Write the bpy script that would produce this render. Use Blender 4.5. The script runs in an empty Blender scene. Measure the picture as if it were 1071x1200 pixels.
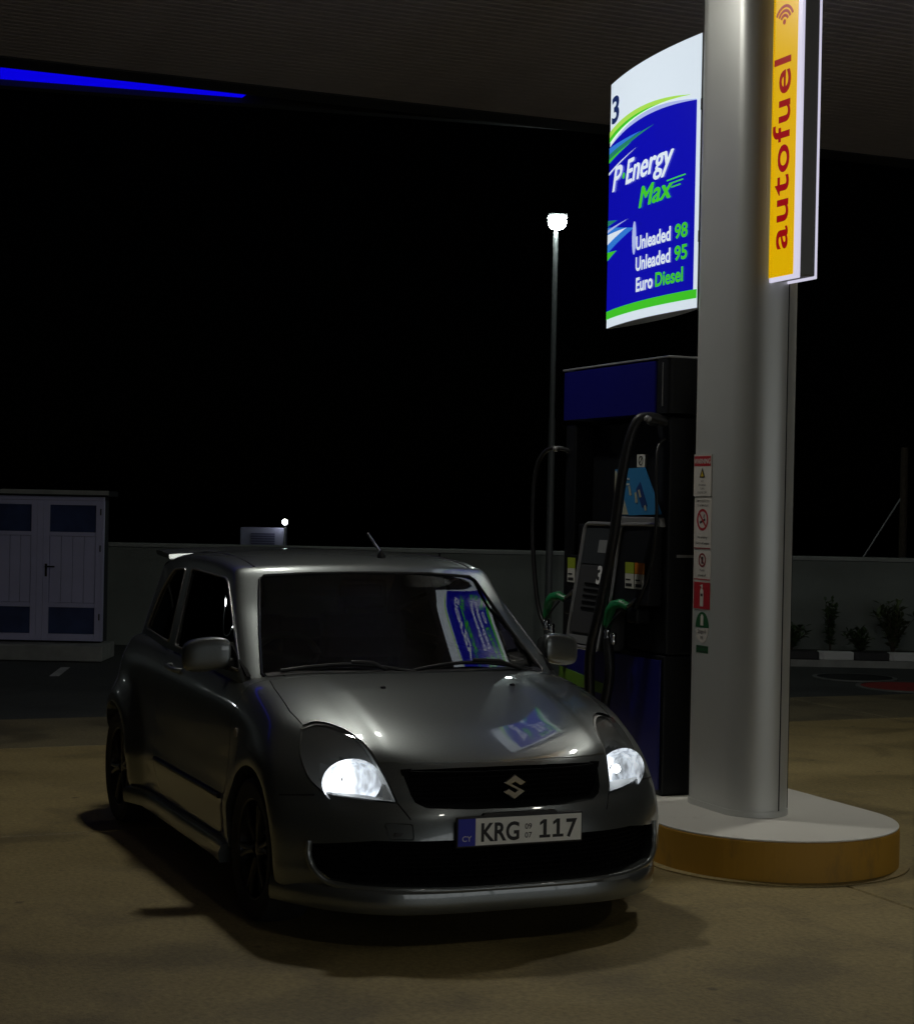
import bpy, bmesh, math, random
from mathutils import Vector, Matrix
from mathutils.bvhtree import BVHTree

R = math.radians
rng = random.Random(7)
scene = bpy.context.scene
COL = scene.collection

# ------------------------------------------------------------------ camera
cam_d = bpy.data.cameras.new("camera")
cam = bpy.data.objects.new("camera", cam_d)
COL.objects.link(cam)
PITCH, ROLL, EYE = -0.00463, 0.0199, 1.722
_f = Vector((0, math.cos(PITCH), math.sin(PITCH)))
_u = Vector((0, -math.sin(PITCH), math.cos(PITCH)))
_r = Vector((1, 0, 0))
_c, _s = math.cos(ROLL), math.sin(ROLL)
_right, _up = _r * _c + _u * _s, _u * _c - _r * _s
cam.matrix_world = Matrix(((_right.x, _up.x, -_f.x, 0), (_right.y, _up.y, -_f.y, 0),
                           (_right.z, _up.z, -_f.z, EYE), (0, 0, 0, 1)))
cam_d.sensor_fit = 'VERTICAL'
cam_d.sensor_height = 24
cam_d.lens = 42
cam_d.clip_start = 0.05
cam_d.clip_end = 2000
scene.camera = cam

# ------------------------------------------------------------------ sky (night)
world = bpy.data.worlds.new("World")
scene.world = world
world.use_nodes = True
_wn = world.node_tree
_sky = _wn.nodes.new('ShaderNodeTexSky')
_sky.sky_type = 'NISHITA'
_sky.sun_disc = False
_sky.sun_elevation = R(18)
_sky.sun_rotation = R(170)
_bg = _wn.nodes['Background']
_wn.links.new(_sky.outputs[0], _bg.inputs[0])
_bg.inputs[1].default_value = 0.00002
scene.view_settings.view_transform = 'Standard'
scene.view_settings.look = 'None'
scene.view_settings.gamma = 1
scene.view_settings.exposure = 0
scene.view_settings.use_curve_mapping = False
scene.cycles.use_denoising = True
scene.cycles.max_bounces = 8
scene.cycles.transparent_max_bounces = 16
scene.cycles.sample_clamp_indirect = 3

CANOPY_LAMP = 150.0
SHOP_FILL = 1.0      # radiance of the glowing panes on the added, unseen shop
CANOPY_COLOUR = (1.0, 0.98, 0.89)
STREET_LAMP = 110.0
FRONT_LAMP = 0.34

# ------------------------------------------------------------------ frame of the filling station
YAW = 0.402
CX, CY = 0.260, 6.93
RZ = YAW - math.pi / 2          # local +X runs along the lane towards the viewer, +Y to the right
FW = Vector((math.sin(YAW), -math.cos(YAW), 0))
LF = Vector((math.cos(YAW), math.sin(YAW), 0))


def st(x, y, z=0.0):
    return Vector((CX, CY, 0)) + FW * x + LF * y + Vector((0, 0, z))


# ------------------------------------------------------------------ helpers: objects
def tag(o, label=None, cat=None, group=None, kind=None):
    if label: o['label'] = label
    if cat: o['category'] = cat
    if group: o['group'] = group
    if kind: o['kind'] = kind
    return o


def thing(name, label, cat, loc, rotz=0.0, group=None):
    o = bpy.data.objects.new(name, None)
    o.empty_display_size = 0.1
    COL.objects.link(o)
    o.location = loc
    o.rotation_euler = (0, 0, rotz)
    return tag(o, label, cat, group)


def copy_tree(o, parent=None):
    c = o.copy()
    COL.objects.link(c)
    if parent: c.parent = parent
    for ch in list(o.children):
        copy_tree(ch, c)
    return c


class MB:
    """collects shapes, builds ONE mesh object"""
    def __init__(s):
        s.v, s.f = [], []

    def add(s, vs, fs):
        n = len(s.v)
        s.v += [tuple(p) for p in vs]
        s.f += [tuple(i + n for i in f) for f in fs]
        return s

    def box(s, x0, x1, y0, y1, z0, z1):
        vs = [(x, y, z) for x in (x0, x1) for y in (y0, y1) for z in (z0, z1)]
        return s.add(vs, [(0, 1, 3, 2), (4, 6, 7, 5), (0, 4, 5, 1), (2, 3, 7, 6), (0, 2, 6, 4), (1, 5, 7, 3)])

    def prism(s, poly, axis, a, b):
        """poly in the two other axes, extruded along axis from a to b"""
        n = len(poly)
        def P(p, t):
            if axis == 'x': return (t, p[0], p[1])
            if axis == 'y': return (p[0], t, p[1])
            return (p[0], p[1], t)
        vs = [P(p, a) for p in poly] + [P(p, b) for p in poly]
        fs = [tuple(range(n)), tuple(range(2 * n - 1, n - 1, -1))]
        fs += [(i, i + n, (i + 1) % n + n, (i + 1) % n) for i in range(n)]
        return s.add(vs, fs)

    def cyl(s, p0, p1, r0, r1=None, n=16, cap=True):
        r1 = r0 if r1 is None else r1
        p0, p1 = Vector(p0), Vector(p1)
        d = (p1 - p0).normalized()
        a = d.orthogonal().normalized(); b = d.cross(a)
        vs = []
        for p, r in ((p0, r0), (p1, r1)):
            vs += [p + (a * math.cos(2 * math.pi * i / n) + b * math.sin(2 * math.pi * i / n)) * r for i in range(n)]
        fs = [(i, (i + 1) % n, (i + 1) % n + n, i + n) for i in range(n)]
        if cap: fs += [tuple(range(n - 1, -1, -1)), tuple(range(n, 2 * n))]
        return s.add(vs, fs)

    def tube(s, path, r, n=8, closed=False, flat=1.0):
        pts = [Vector(p) for p in path]
        m = len(pts)
        rad = r if isinstance(r, (list, tuple)) else [r] * m
        ref = None
        rings = []
        for i, p in enumerate(pts):
            if closed: t = pts[(i + 1) % m] - pts[i - 1]
            else: t = pts[min(i + 1, m - 1)] - pts[max(i - 1, 0)]
            t.normalize()
            if ref is None: ref = t.orthogonal().normalized()
            ref = (ref - t * ref.dot(t)).normalized()
            b = t.cross(ref)
            rings.append([p + (ref * math.cos(2 * math.pi * k / n) + b * math.sin(2 * math.pi * k / n) * flat) * rad[i] for k in range(n)])
        vs = [q for ring in rings for q in ring]
        fs = []
        for i in range(m if closed else m - 1):
            j = (i + 1) % m
            fs += [(i * n + k, i * n + (k + 1) % n, j * n + (k + 1) % n, j * n + k) for k in range(n)]
        if not closed:
            fs += [tuple(range(n - 1, -1, -1)), tuple(range((m - 1) * n, m * n))]
        return s.add(vs, fs)

    def lathe(s, prof, axis='z', n=24, c=(0, 0, 0), cap=True):
        vs = []
        for r, h in prof:
            for k in range(n):
                a = 2 * math.pi * k / n
                x, y = r * math.cos(a), r * math.sin(a)
                p = {'z': (x, y, h), 'x': (h, x, y), 'y': (y, h, x)}[axis]
                vs.append((p[0] + c[0], p[1] + c[1], p[2] + c[2]))
        m = len(prof)
        fs = [(i * n + k, i * n + (k + 1) % n, (i + 1) * n + (k + 1) % n, (i + 1) * n + k) for i in range(m - 1) for k in range(n)]
        if cap:
            fs += [tuple(range(n - 1, -1, -1)), tuple(range((m - 1) * n, m * n))]
        return s.add(vs, fs)

    def mesh(s, name='mesh', bevel=0.0, seg=2, fix=True):
        me = bpy.data.meshes.new(name)
        me.from_pydata(s.v, [], s.f)
        if bevel > 0 or fix:
            bm = bmesh.new(); bm.from_mesh(me)
            if fix: bmesh.ops.recalc_face_normals(bm, faces=bm.faces[:])
            if bevel > 0:
                es = [e for e in bm.edges if len(e.link_faces) == 2 and e.calc_face_angle(0) > R(35)]
                bmesh.ops.bevel(bm, geom=es, offset=bevel, segments=seg, profile=0.5, affect='EDGES', clamp_overlap=True)
            bm.to_mesh(me); bm.free()
        return me

    def build(s, name, mat, parent=None, bevel=0.0, seg=2, smooth=None, off=None, fix=True):
        me = s.mesh(name, bevel, seg, fix)
        return link(name, me, mat, parent, smooth, off)


def link(name, me, mat, parent=None, smooth=None, off=None):
    if off is not None: me.transform(Matrix.Translation(-Vector(off)))
    if mat is not None:
        me.materials.clear(); me.materials.append(mat)
    if smooth is not None:
        for p in me.polygons: p.use_smooth = True
        me.set_sharp_from_angle(angle=R(smooth))
    o = bpy.data.objects.new(name, me)
    COL.objects.link(o)
    if parent is not None: o.parent = parent
    return o


def spline(tab, x):
    """monotone-ish cubic through (x, y) pairs, x ascending or descending"""
    t = sorted(tab)
    if x <= t[0][0]: return t[0][1]
    if x >= t[-1][0]: return t[-1][1]
    for i in range(len(t) - 1):
        if t[i][0] <= x <= t[i + 1][0]: break
    h = t[i + 1][0] - t[i][0]
    d = lambda k: (t[k + 1][1] - t[k][1]) / (t[k + 1][0] - t[k][0])
    m0 = d(i) if i == 0 else (d(i - 1) + d(i)) / 2
    m1 = d(i) if i + 1 == len(t) - 1 else (d(i) + d(i + 1)) / 2
    u = (x - t[i][0]) / h
    return ((2 * u**3 - 3 * u**2 + 1) * t[i][1] + (u**3 - 2 * u**2 + u) * h * m0 +
            (-2 * u**3 + 3 * u**2) * t[i + 1][1] + (u**3 - u**2) * h * m1)


def curve2(pts, per=6, closed=False):
    """Catmull-Rom through 2-D or 3-D points"""
    P = [Vector(p) for p in pts]
    m = len(P)
    out = []
    for i in range(m if closed else m - 1):
        p1, p2 = P[i], P[(i + 1) % m]
        p0 = P[i - 1] if (i > 0 or closed) else p1 * 2 - p2
        p3 = P[(i + 2) % m] if (closed or i + 2 < m) else p2 * 2 - p1
        for k in range(per):
            t = k / per
            out.append(0.5 * ((2 * p1) + (p2 - p0) * t + (2 * p0 - 5 * p1 + 4 * p2 - p3) * t * t + (3 * p1 - p0 - 3 * p2 + p3) * t**3))
    if not closed: out.append(P[-1])
    return [tuple(p) for p in out]


def roundpoly(pts, r, seg=5):
    """polygon with rounded corners; r number or list"""
    n = len(pts)
    out = []
    for i in range(n):
        p = Vector(pts[i]); a = Vector(pts[i - 1]); b = Vector(pts[(i + 1) % n])
        rr = r[i] if isinstance(r, (list, tuple)) else r
        if rr <= 0: out.append(tuple(p)); continue
        da, db = (a - p), (b - p)
        k = min(rr, da.length * 0.49, db.length * 0.49)
        q0, q1 = p + da.normalized() * k, p + db.normalized() * k
        for j in range(seg + 1):
            t = j / seg
            out.append(tuple(q0 * (1 - t)**2 + p * 2 * t * (1 - t) + q1 * t * t))
    return out


def offset_poly(poly, d):
    """inset a polygon by d (positive = smaller)"""
    P = [Vector(p) for p in poly]
    n = len(P)
    area = sum(P[i].x * P[(i + 1) % n].y - P[(i + 1) % n].x * P[i].y for i in range(n))
    sg = 1 if area > 0 else -1
    out = []
    for i in range(n):
        e0 = (P[i] - P[i - 1]).normalized(); e1 = (P[(i + 1) % n] - P[i]).normalized()
        n0 = Vector((-e0.y, e0.x)) * sg; n1 = Vector((-e1.y, e1.x)) * sg
        m = n0 + n1
        if m.length < 1e-6: m = n0.copy()
        m.normalize()
        k = d / max(0.35, m.dot(n0))
        out.append(tuple(P[i] + m * k))
    return out


def boolean(me_a, me_b, op, solver='EXACT'):
    a = bpy.data.objects.new('tmp_a', me_a); b = bpy.data.objects.new('tmp_b', me_b)
    COL.objects.link(a); COL.objects.link(b)
    m = a.modifiers.new('b', 'BOOLEAN')
    m.operation = op; m.object = b; m.solver = solver
    bpy.context.view_layer.update()
    dg = bpy.context.evaluated_depsgraph_get()
    me = bpy.data.meshes.new_from_object(a.evaluated_get(dg))
    bpy.data.objects.remove(a); bpy.data.objects.remove(b)
    return me


def text_geo(s, size=1.0, bold=0.0, shear=0.0, align='LEFT', space=1.0, sx=1.0):
    c = bpy.data.curves.new('t', 'FONT')
    c.body = s; c.size = size; c.offset = bold; c.shear = shear; c.align_x = align; c.space_character = space
    c.fill_mode = 'FRONT' if hasattr(c, 'fill_mode') else c.fill_mode
    c.resolution_u = 4
    o = bpy.data.objects.new('t', c)
    COL.objects.link(o)
    bpy.context.view_layer.update()
    me = bpy.data.meshes.new_from_object(o.evaluated_get(bpy.context.evaluated_depsgraph_get()))
    vs = [(v.co.x * sx, v.co.y) for v in me.vertices]
    fs = [tuple(p.vertices) for p in me.polygons]
    bpy.data.objects.remove(o); bpy.data.curves.remove(c); bpy.data.meshes.remove(me)
    return vs, fs


def flat_geo(mb, vs, fs, fn):
    mb.add([fn(*v) for v in vs], fs)


# ------------------------------------------------------------------ helpers: materials
def newmat(name):
    m = bpy.data.materials.new(name); m.use_nodes = True
    return m, m.node_tree.nodes, m.node_tree.links, m.node_tree.nodes['Principled BSDF']


def mat(name, col, rough=0.5, metal=0.0, coat=0.0, coat_rough=0.03, noise=0.0, scale=8.0, bump=0.0, bump_scale=60.0,
        spec=0.5, emit=0.0, rough_var=0.0, flat=None):
    m, N, L, b = newmat(name)
    b.inputs['Base Color'].default_value = (*col, 1)
    b.inputs['Roughness'].default_value = rough
    b.inputs['Metallic'].default_value = metal
    b.inputs['Coat Weight'].default_value = coat
    b.inputs['Coat Roughness'].default_value = coat_rough
    b.inputs['Specular IOR Level'].default_value = spec
    if emit > 0:
        b.inputs['Emission Color'].default_value = (*col, 1)
        b.inputs['Emission Strength'].default_value = emit
    tc = N.new('ShaderNodeTexCoord')
    if noise > 0 or rough_var > 0:
        t = N.new('ShaderNodeTexNoise'); t.inputs['Scale'].default_value = scale; t.inputs['Detail'].default_value = 6
        t.inputs['Roughness'].default_value = 0.6
        L.new(tc.outputs['Object'], t.inputs['Vector'])
        if noise > 0:
            mr = N.new('ShaderNodeMapRange')
            mr.inputs['From Min'].default_value = 0.3; mr.inputs['From Max'].default_value = 0.7
            mr.inputs['To Min'].default_value = 1 - noise; mr.inputs['To Max'].default_value = 1 + noise
            L.new(t.outputs['Fac'], mr.inputs['Value'])
            mx = N.new('ShaderNodeVectorMath'); mx.operation = 'SCALE'
            mx.inputs[0].default_value = col
            L.new(mr.outputs[0], mx.inputs['Scale'])
            L.new(mx.outputs[0], b.inputs['Base Color'])
        if rough_var > 0:
            mr2 = N.new('ShaderNodeMapRange')
            mr2.inputs['From Min'].default_value = 0.3; mr2.inputs['From Max'].default_value = 0.7
            mr2.inputs['To Min'].default_value = max(0.02, rough - rough_var); mr2.inputs['To Max'].default_value = rough + rough_var
            L.new(t.outputs['Fac'], mr2.inputs['Value'])
            L.new(mr2.outputs[0], b.inputs['Roughness'])
    if bump > 0:
        t2 = N.new('ShaderNodeTexNoise'); t2.inputs['Scale'].default_value = bump_scale; t2.inputs['Detail'].default_value = 4
        L.new(tc.outputs['Object'], t2.inputs['Vector'])
        bp = N.new('ShaderNodeBump'); bp.inputs['Strength'].default_value = bump; bp.inputs['Distance'].default_value = 0.01
        L.new(t2.outputs['Fac'], bp.inputs['Height'])
        L.new(bp.outputs[0], b.inputs['Normal'])
    return m


def emis(name, col, strength):
    m = bpy.data.materials.new(name); m.use_nodes = True
    N, L = m.node_tree.nodes, m.node_tree.links
    N.clear()
    e = N.new('ShaderNodeEmission'); e.inputs[0].default_value = (*col, 1); e.inputs[1].default_value = strength
    o = N.new('ShaderNodeOutputMaterial'); L.new(e.outputs[0], o.inputs[0])
    return m


def backlit(name, col, strength, gloss=0.25):
    """translucent lit sign plastic: emission under a glossy face"""
    m, N, L, b = newmat(name)
    b.inputs['Base Color'].default_value = (*[c * 0.6 for c in col], 1)
    b.inputs['Roughness'].default_value = gloss
    b.inputs['Emission Color'].default_value = (*col, 1)
    b.inputs['Emission Strength'].default_value = strength
    return m


def glass(name, tint, ior=1.5, rough=0.0):
    m = bpy.data.materials.new(name); m.use_nodes = True
    N, L = m.node_tree.nodes, m.node_tree.links
    N.clear()
    tr = N.new('ShaderNodeBsdfTransparent'); tr.inputs[0].default_value = (*tint, 1)
    gl = N.new('ShaderNodeBsdfGlossy'); gl.inputs['Roughness'].default_value = rough
    fr = N.new('ShaderNodeFresnel'); fr.inputs[0].default_value = ior
    mx = N.new('ShaderNodeMixShader')
    o = N.new('ShaderNodeOutputMaterial')
    L.new(fr.outputs[0], mx.inputs[0]); L.new(tr.outputs[0], mx.inputs[1]); L.new(gl.outputs[0], mx.inputs[2]); L.new(mx.outputs[0], o.inputs[0])
    return m


def paint(name, col):
    m, N, L, b = newmat(name)
    tc = N.new('ShaderNodeTexCoord')
    v = N.new('ShaderNodeTexVoronoi'); v.inputs['Scale'].default_value = 900
    L.new(tc.outputs['Object'], v.inputs['Vector'])
    n = N.new('ShaderNodeTexNoise'); n.inputs['Scale'].default_value = 5; n.inputs['Detail'].default_value = 5
    L.new(tc.outputs['Object'], n.inputs['Vector'])
    mr = N.new('ShaderNodeMapRange'); mr.inputs['To Min'].default_value = 0.8; mr.inputs['To Max'].default_value = 1.2
    L.new(v.outputs['Color'], mr.inputs['Value'])
    sc = N.new('ShaderNodeVectorMath'); sc.operation = 'SCALE'; sc.inputs[0].default_value = col
    L.new(mr.outputs[0], sc.inputs['Scale']); L.new(sc.outputs[0], b.inputs['Base Color'])
    b.inputs['Metallic'].default_value = 0.8
    b.inputs['Roughness'].default_value = 0.36
    b.inputs['Coat Weight'].default_value = 1.0
    b.inputs['Coat IOR'].default_value = 1.55
    mr2 = N.new('ShaderNodeMapRange'); mr2.inputs['From Min'].default_value = 0.35; mr2.inputs['From Max'].default_value = 0.75
    mr2.inputs['To Min'].default_value = 0.02; mr2.inputs['To Max'].default_value = 0.09
    L.new(n.outputs['Fac'], mr2.inputs['Value']); L.new(mr2.outputs[0], b.inputs['Coat Roughness'])
    return m


M = {}
M['paint'] = paint('car_paint_grey', (0.20, 0.217, 0.217))
M['black'] = mat('black_plastic', (0.012, 0.012, 0.013), 0.45, rough_var=0.08)
M['rubber'] = mat('tyre_rubber', (0.014, 0.014, 0.014), 0.8, noise=0.3, scale=20, bump=0.3, bump_scale=120)
M['rim'] = mat('rim_dark_alloy', (0.05, 0.05, 0.055), 0.3, metal=0.9)
M['chrome'] = mat('chrome', (0.75, 0.75, 0.77), 0.08, metal=1.0)
M['steel'] = mat('brushed_steel', (0.55, 0.55, 0.55), 0.3, metal=1.0)
M['interior'] = mat('car_interior', (0.10, 0.105, 0.105), 0.75, noise=0.2, scale=30)
M['windscreen'] = glass('windscreen_glass', (0.46, 0.62, 0.56), 2.0)
M['side_glass'] = glass('tinted_side_glass', (0.10, 0.11, 0.11), 1.6)
M['lens'] = glass('headlight_lens', (0.86, 0.88, 0.9), 1.5)
M['seam'] = mat('dark_seam', (0.008, 0.008, 0.008), 0.8)
M['black_gloss'] = mat('black_grille_plastic', (0.003, 0.003, 0.0035), 0.7, spec=.08)
M['hl_house'] = mat('headlight_housing', (0.62, 0.62, 0.60), 0.5, metal=0.1)
M['bulb'] = emis('headlight_bulb', (0.93, 0.97, 1.0), 6)
M['chrome_dim'] = mat('indicator_cup', (0.45, 0.44, 0.42), 0.22, metal=1.0)
M['plate_white'] = mat('plate_white', (0.85, 0.85, 0.80), 0.4, noise=0.04, scale=30)
M['plate_blue'] = mat('plate_blue', (0.012, 0.02, 0.42), 0.4)
M['plate_ink'] = mat('plate_ink', (0.012, 0.012, 0.012), 0.5)
M['plate_silver'] = mat('plate_silver', (0.55, 0.55, 0.6), 0.5)
M['trim'] = mat('window_trim_metal', (0.25, 0.25, 0.25), 0.3, metal=0.8)
M['mirror_glass'] = mat('mirror_glass', (0.8, 0.8, 0.8), 0.03, metal=1.0)
M['lens_clear'] = mat('repeater_lens', (0.5, 0.45, 0.4), 0.15, spec=0.8)
M['tail'] = mat('tail_lamp_red', (0.25, 0.01, 0.012), 0.15, coat=1)
M['wheel_leather'] = mat('wheel_leather', (0.10, 0.10, 0.10), 0.4)


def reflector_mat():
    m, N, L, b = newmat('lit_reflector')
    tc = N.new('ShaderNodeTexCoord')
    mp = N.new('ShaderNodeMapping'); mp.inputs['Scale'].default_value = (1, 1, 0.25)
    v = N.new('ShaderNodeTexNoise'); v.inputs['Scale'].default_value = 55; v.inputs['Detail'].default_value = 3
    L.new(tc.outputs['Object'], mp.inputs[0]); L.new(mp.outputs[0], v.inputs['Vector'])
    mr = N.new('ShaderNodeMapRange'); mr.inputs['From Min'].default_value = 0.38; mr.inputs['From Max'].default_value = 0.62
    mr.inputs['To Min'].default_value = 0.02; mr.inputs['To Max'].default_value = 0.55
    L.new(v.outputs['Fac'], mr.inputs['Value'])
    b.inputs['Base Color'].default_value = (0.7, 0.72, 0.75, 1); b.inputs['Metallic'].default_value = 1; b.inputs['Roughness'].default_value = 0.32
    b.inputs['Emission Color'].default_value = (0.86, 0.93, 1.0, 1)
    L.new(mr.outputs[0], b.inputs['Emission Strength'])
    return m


M['reflector'] = reflector_mat()


def ground_mat(name, c1, c2, rough, scale, stain=0.5, bump=0.25):
    m, N, L, b = newmat(name)
    tc = N.new('ShaderNodeTexCoord')
    n1 = N.new('ShaderNodeTexNoise'); n1.inputs['Scale'].default_value = 0.55; n1.inputs['Detail'].default_value = 8; n1.inputs['Roughness'].default_value = .62
    n2 = N.new('ShaderNodeTexNoise'); n2.inputs['Scale'].default_value = scale; n2.inputs['Detail'].default_value = 6; n2.inputs['Roughness'].default_value = .7
    n3 = N.new('ShaderNodeTexNoise'); n3.inputs['Scale'].default_value = 1.7; n3.inputs['Detail'].default_value = 5; n3.inputs['Distortion'].default_value = .4
    vo = N.new('ShaderNodeTexVoronoi'); vo.inputs['Scale'].default_value = 2.6; vo.inputs['Randomness'].default_value = 1
    for t in (n1, n2, n3, vo): L.new(tc.outputs['Object'], t.inputs['Vector'])
    r1 = N.new('ShaderNodeValToRGB'); r1.color_ramp.elements[0].position = .34; r1.color_ramp.elements[1].position = .68
    r1.color_ramp.elements[0].color = (*c1, 1); r1.color_ramp.elements[1].color = (*c2, 1)
    L.new(n1.outputs['Fac'], r1.inputs[0])
    # oil and tyre stains: dark blotches with ragged edges
    r2 = N.new('ShaderNodeValToRGB'); r2.color_ramp.elements[0].position = .36; r2.color_ramp.elements[1].position = .50
    r2.color_ramp.elements[0].color = (1 - stain, 1 - stain, 1 - stain, 1); r2.color_ramp.elements[1].color = (1, 1, 1, 1)
    L.new(n3.outputs['Fac'], r2.inputs[0])
    # small drips
    r3 = N.new('ShaderNodeValToRGB'); r3.color_ramp.elements[0].position = .03; r3.color_ramp.elements[1].position = .075
    r3.color_ramp.elements[0].color = (.45, .45, .45, 1); r3.color_ramp.elements[1].color = (1, 1, 1, 1)
    L.new(vo.outputs['Distance'], r3.inputs[0])
    r4 = N.new('ShaderNodeMapRange'); r4.inputs['From Min'].default_value = .3; r4.inputs['From Max'].default_value = .7
    r4.inputs['To Min'].default_value = .66; r4.inputs['To Max'].default_value = 1.32
    L.new(n2.outputs['Fac'], r4.inputs['Value'])
    prev = r1.outputs[0]
    for o in (r2.outputs[0], r3.outputs[0], r4.outputs[0]):
        mx = N.new('ShaderNodeMix'); mx.data_type = 'RGBA'; mx.blend_type = 'MULTIPLY'; mx.inputs[0].default_value = 1
        L.new(prev, mx.inputs[6]); L.new(o, mx.inputs[7]); prev = mx.outputs[2]
    L.new(prev, b.inputs['Base Color'])
    rr = N.new('ShaderNodeMapRange'); rr.inputs['To Min'].default_value = rough - .18; rr.inputs['To Max'].default_value = rough + .1
    L.new(n3.outputs['Fac'], rr.inputs['Value']); L.new(rr.outputs[0], b.inputs['Roughness'])
    bp = N.new('ShaderNodeBump'); bp.inputs['Strength'].default_value = bump; bp.inputs['Distance'].default_value = .010
    n5 = N.new('ShaderNodeTexNoise'); n5.inputs['Scale'].default_value = 90; n5.inputs['Detail'].default_value = 5
    L.new(tc.outputs['Object'], n5.inputs['Vector']); L.new(n5.outputs['Fac'], bp.inputs['Height']); L.new(bp.outputs[0], b.inputs['Normal'])
    return m


def worn_paint(name, col, under, amount=.45, scale=6, rough=.6):
    m, N, L, b = newmat(name)
    tc = N.new('ShaderNodeTexCoord')
    n = N.new('ShaderNodeTexNoise'); n.inputs['Scale'].default_value = scale; n.inputs['Detail'].default_value = 9; n.inputs['Roughness'].default_value = .7
    mp = N.new('ShaderNodeMapping'); mp.inputs['Scale'].default_value = (1, 1, .35)
    L.new(tc.outputs['Object'], mp.inputs[0]); L.new(mp.outputs[0], n.inputs['Vector'])
    r = N.new('ShaderNodeValToRGB'); r.color_ramp.elements[0].position = amount - .12; r.color_ramp.elements[1].position = amount + .1
    r.color_ramp.elements[0].color = (*under, 1); r.color_ramp.elements[1].color = (*col, 1)
    L.new(n.outputs['Fac'], r.inputs[0]); L.new(r.outputs[0], b.inputs['Base Color'])
    b.inputs['Roughness'].default_value = rough
    bp = N.new('ShaderNodeBump'); bp.inputs['Strength'].default_value = .2; bp.inputs['Distance'].default_value = .004
    L.new(n.outputs['Fac'], bp.inputs['Height']); L.new(bp.outputs[0], b.inputs['Normal'])
    return m


M['asphalt'] = ground_mat('asphalt', (.045, .050, .048), (.062, .066, .062), .85, 40, .25)
M['concrete'] = ground_mat('forecourt_concrete', (.235, .180, .070), (.385, .300, .130), .66, 40, .36, .28)
M['concrete_falloff'] = ground_mat('forecourt_concrete_falloff', (.125, .108, .062), (.215, .178, .092), .72, 40, .4, .3)  # darker concrete copy: lamp falloff at the canopy edge put into the colour
M['kerb_yellow'] = worn_paint('kerb_yellow_paint', (.50, .27, .03), (.20, .13, .05), .36, 4)
M['island_top'] = worn_paint('island_top_paint', (.74, .72, .66), (.50, .47, .40), .30, 5, .55)
M['col_metal'] = mat('column_cladding', (.60, .61, .59), .38, metal=.4, noise=.03, scale=1.2, rough_var=.03)
M['planks'] = mat('ceiling_sheet', (.34, .31, .32), .5, noise=.12, scale=2)
M['dark_trim'] = mat('canopy_dark_trim', (.008, .008, .009), .7)
M['led_blue'] = emis('blue_led_tube', (.003, .0, 1.0), .72)
M['lamp_panel'] = emis('canopy_led_panel', CANOPY_COLOUR, CANOPY_LAMP)
M['white_metal'] = mat('white_enamel', (.6, .6, .6), .35, noise=.05)
M['wall'] = mat('rendered_wall', (.20, .225, .205), .9, noise=.14, scale=1.2, bump=.25, bump_scale=30)
M['coping'] = mat('wall_coping', (.30, .32, .30), .85, noise=.12, scale=3)
M['shed_wall'] = mat('shed_wall', (.03, .035, .04), .9, noise=.15, scale=2)
M['shed_frame'] = mat('pvc_blue_cast', (.50, .50, .72), .4, noise=.06, scale=3)  # white doors; blue of the canopy edge light put into the colour
M['shed_glass'] = mat('frosted_pane', (.05, .07, .16), .12, spec=.7, noise=.3, scale=3)
M['pavement'] = mat('kerb_concrete', (.30, .31, .29), .85, noise=.15, scale=6, bump=.2)
M['kerb_white'] = worn_paint('kerb_white', (.62, .63, .62), (.3, .3, .29), .34, 8)
M['kerb_black'] = worn_paint('kerb_black', (.018, .018, .018), (.08, .08, .08), .32, 8)
M['soil'] = mat('soil', (.03, .026, .018), .95, noise=.4, scale=12, bump=.8, bump_scale=25)
M['leaf'] = mat('leaf', (.05, .085, .03), .55, noise=.35, scale=4)
M['leaf_pale'] = mat('leaf_pale', (.075, .10, .04), .55, noise=.35, scale=4)
M['bark'] = mat('stem', (.06, .045, .03), .85, noise=.3, scale=20)
M['line_white'] = worn_paint('road_paint', (.55, .56, .55), (.10, .10, .10), .42, 14)
M['lid_black'] = mat('iron_lid', (.012, .014, .014), .6, noise=.3, scale=12, bump=.4)
M['lid_red'] = worn_paint('red_lid', (.34, .035, .03), (.12, .03, .025), .40, 9)
M['lid_rim'] = mat('lid_rim', (.16, .17, .16), .6, noise=.2, scale=10)
M['lamp_pole'] = mat('painted_pole', (.10, .105, .105), .5, metal=.2)
M['galv'] = mat('galvanised', (.45, .47, .48), .42, metal=.55, noise=.12, scale=5)
M['street_led'] = emis('street_lamp_led', (.86, 1.0, .96), STREET_LAMP)
M['street_led2'] = emis('street_lamp_led_far', (.9, 1.0, .97), STREET_LAMP * .4)
M['added_pane'] = emis('added_pane_glow', (.95, .99, 1.0), SHOP_FILL)  # glow of the added shop, fill for the car's nose
M['cab_pale'] = mat('pale_cabinet', (.32, .34, .48), .6, noise=.06)
M['cab_grille'] = mat('cabinet_grille', (.10, .11, .20), .6)
M['small_led'] = emis('small_lamp', (.95, .97, 1.0), 22)
M['pump_dark'] = mat('pump_black_steel', (.004, .0045, .006), .5, noise=.1, spec=.3)
M['pump_blue'] = mat('pump_blue', (.005, .006, .12), .4, noise=.06)
M['pump_blue_lit'] = mat('header_blue', (.003, .003, .12), .5, spec=.2, noise=.05)
M['pump_green'] = mat('pump_green', (.10, .22, .02), .45)
M['frame_grey'] = mat('frame_silver', (.36, .36, .36), .32, metal=.6)
M['panel_grey'] = mat('panel_charcoal', (.045, .045, .047), .45)
M['white_ink'] = mat('white_print', (.75, .75, .75), .5)
M['display'] = mat('display_glass', (.02, .022, .025), .35)
M['poster_blue'] = mat('poster_blue', (.03, .19, .42), .4)
M['poster_beige'] = mat('poster_beige', (.36, .35, .26), .5)
M['poster_navy'] = mat('poster_navy', (.012, .04, .16), .45)
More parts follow.
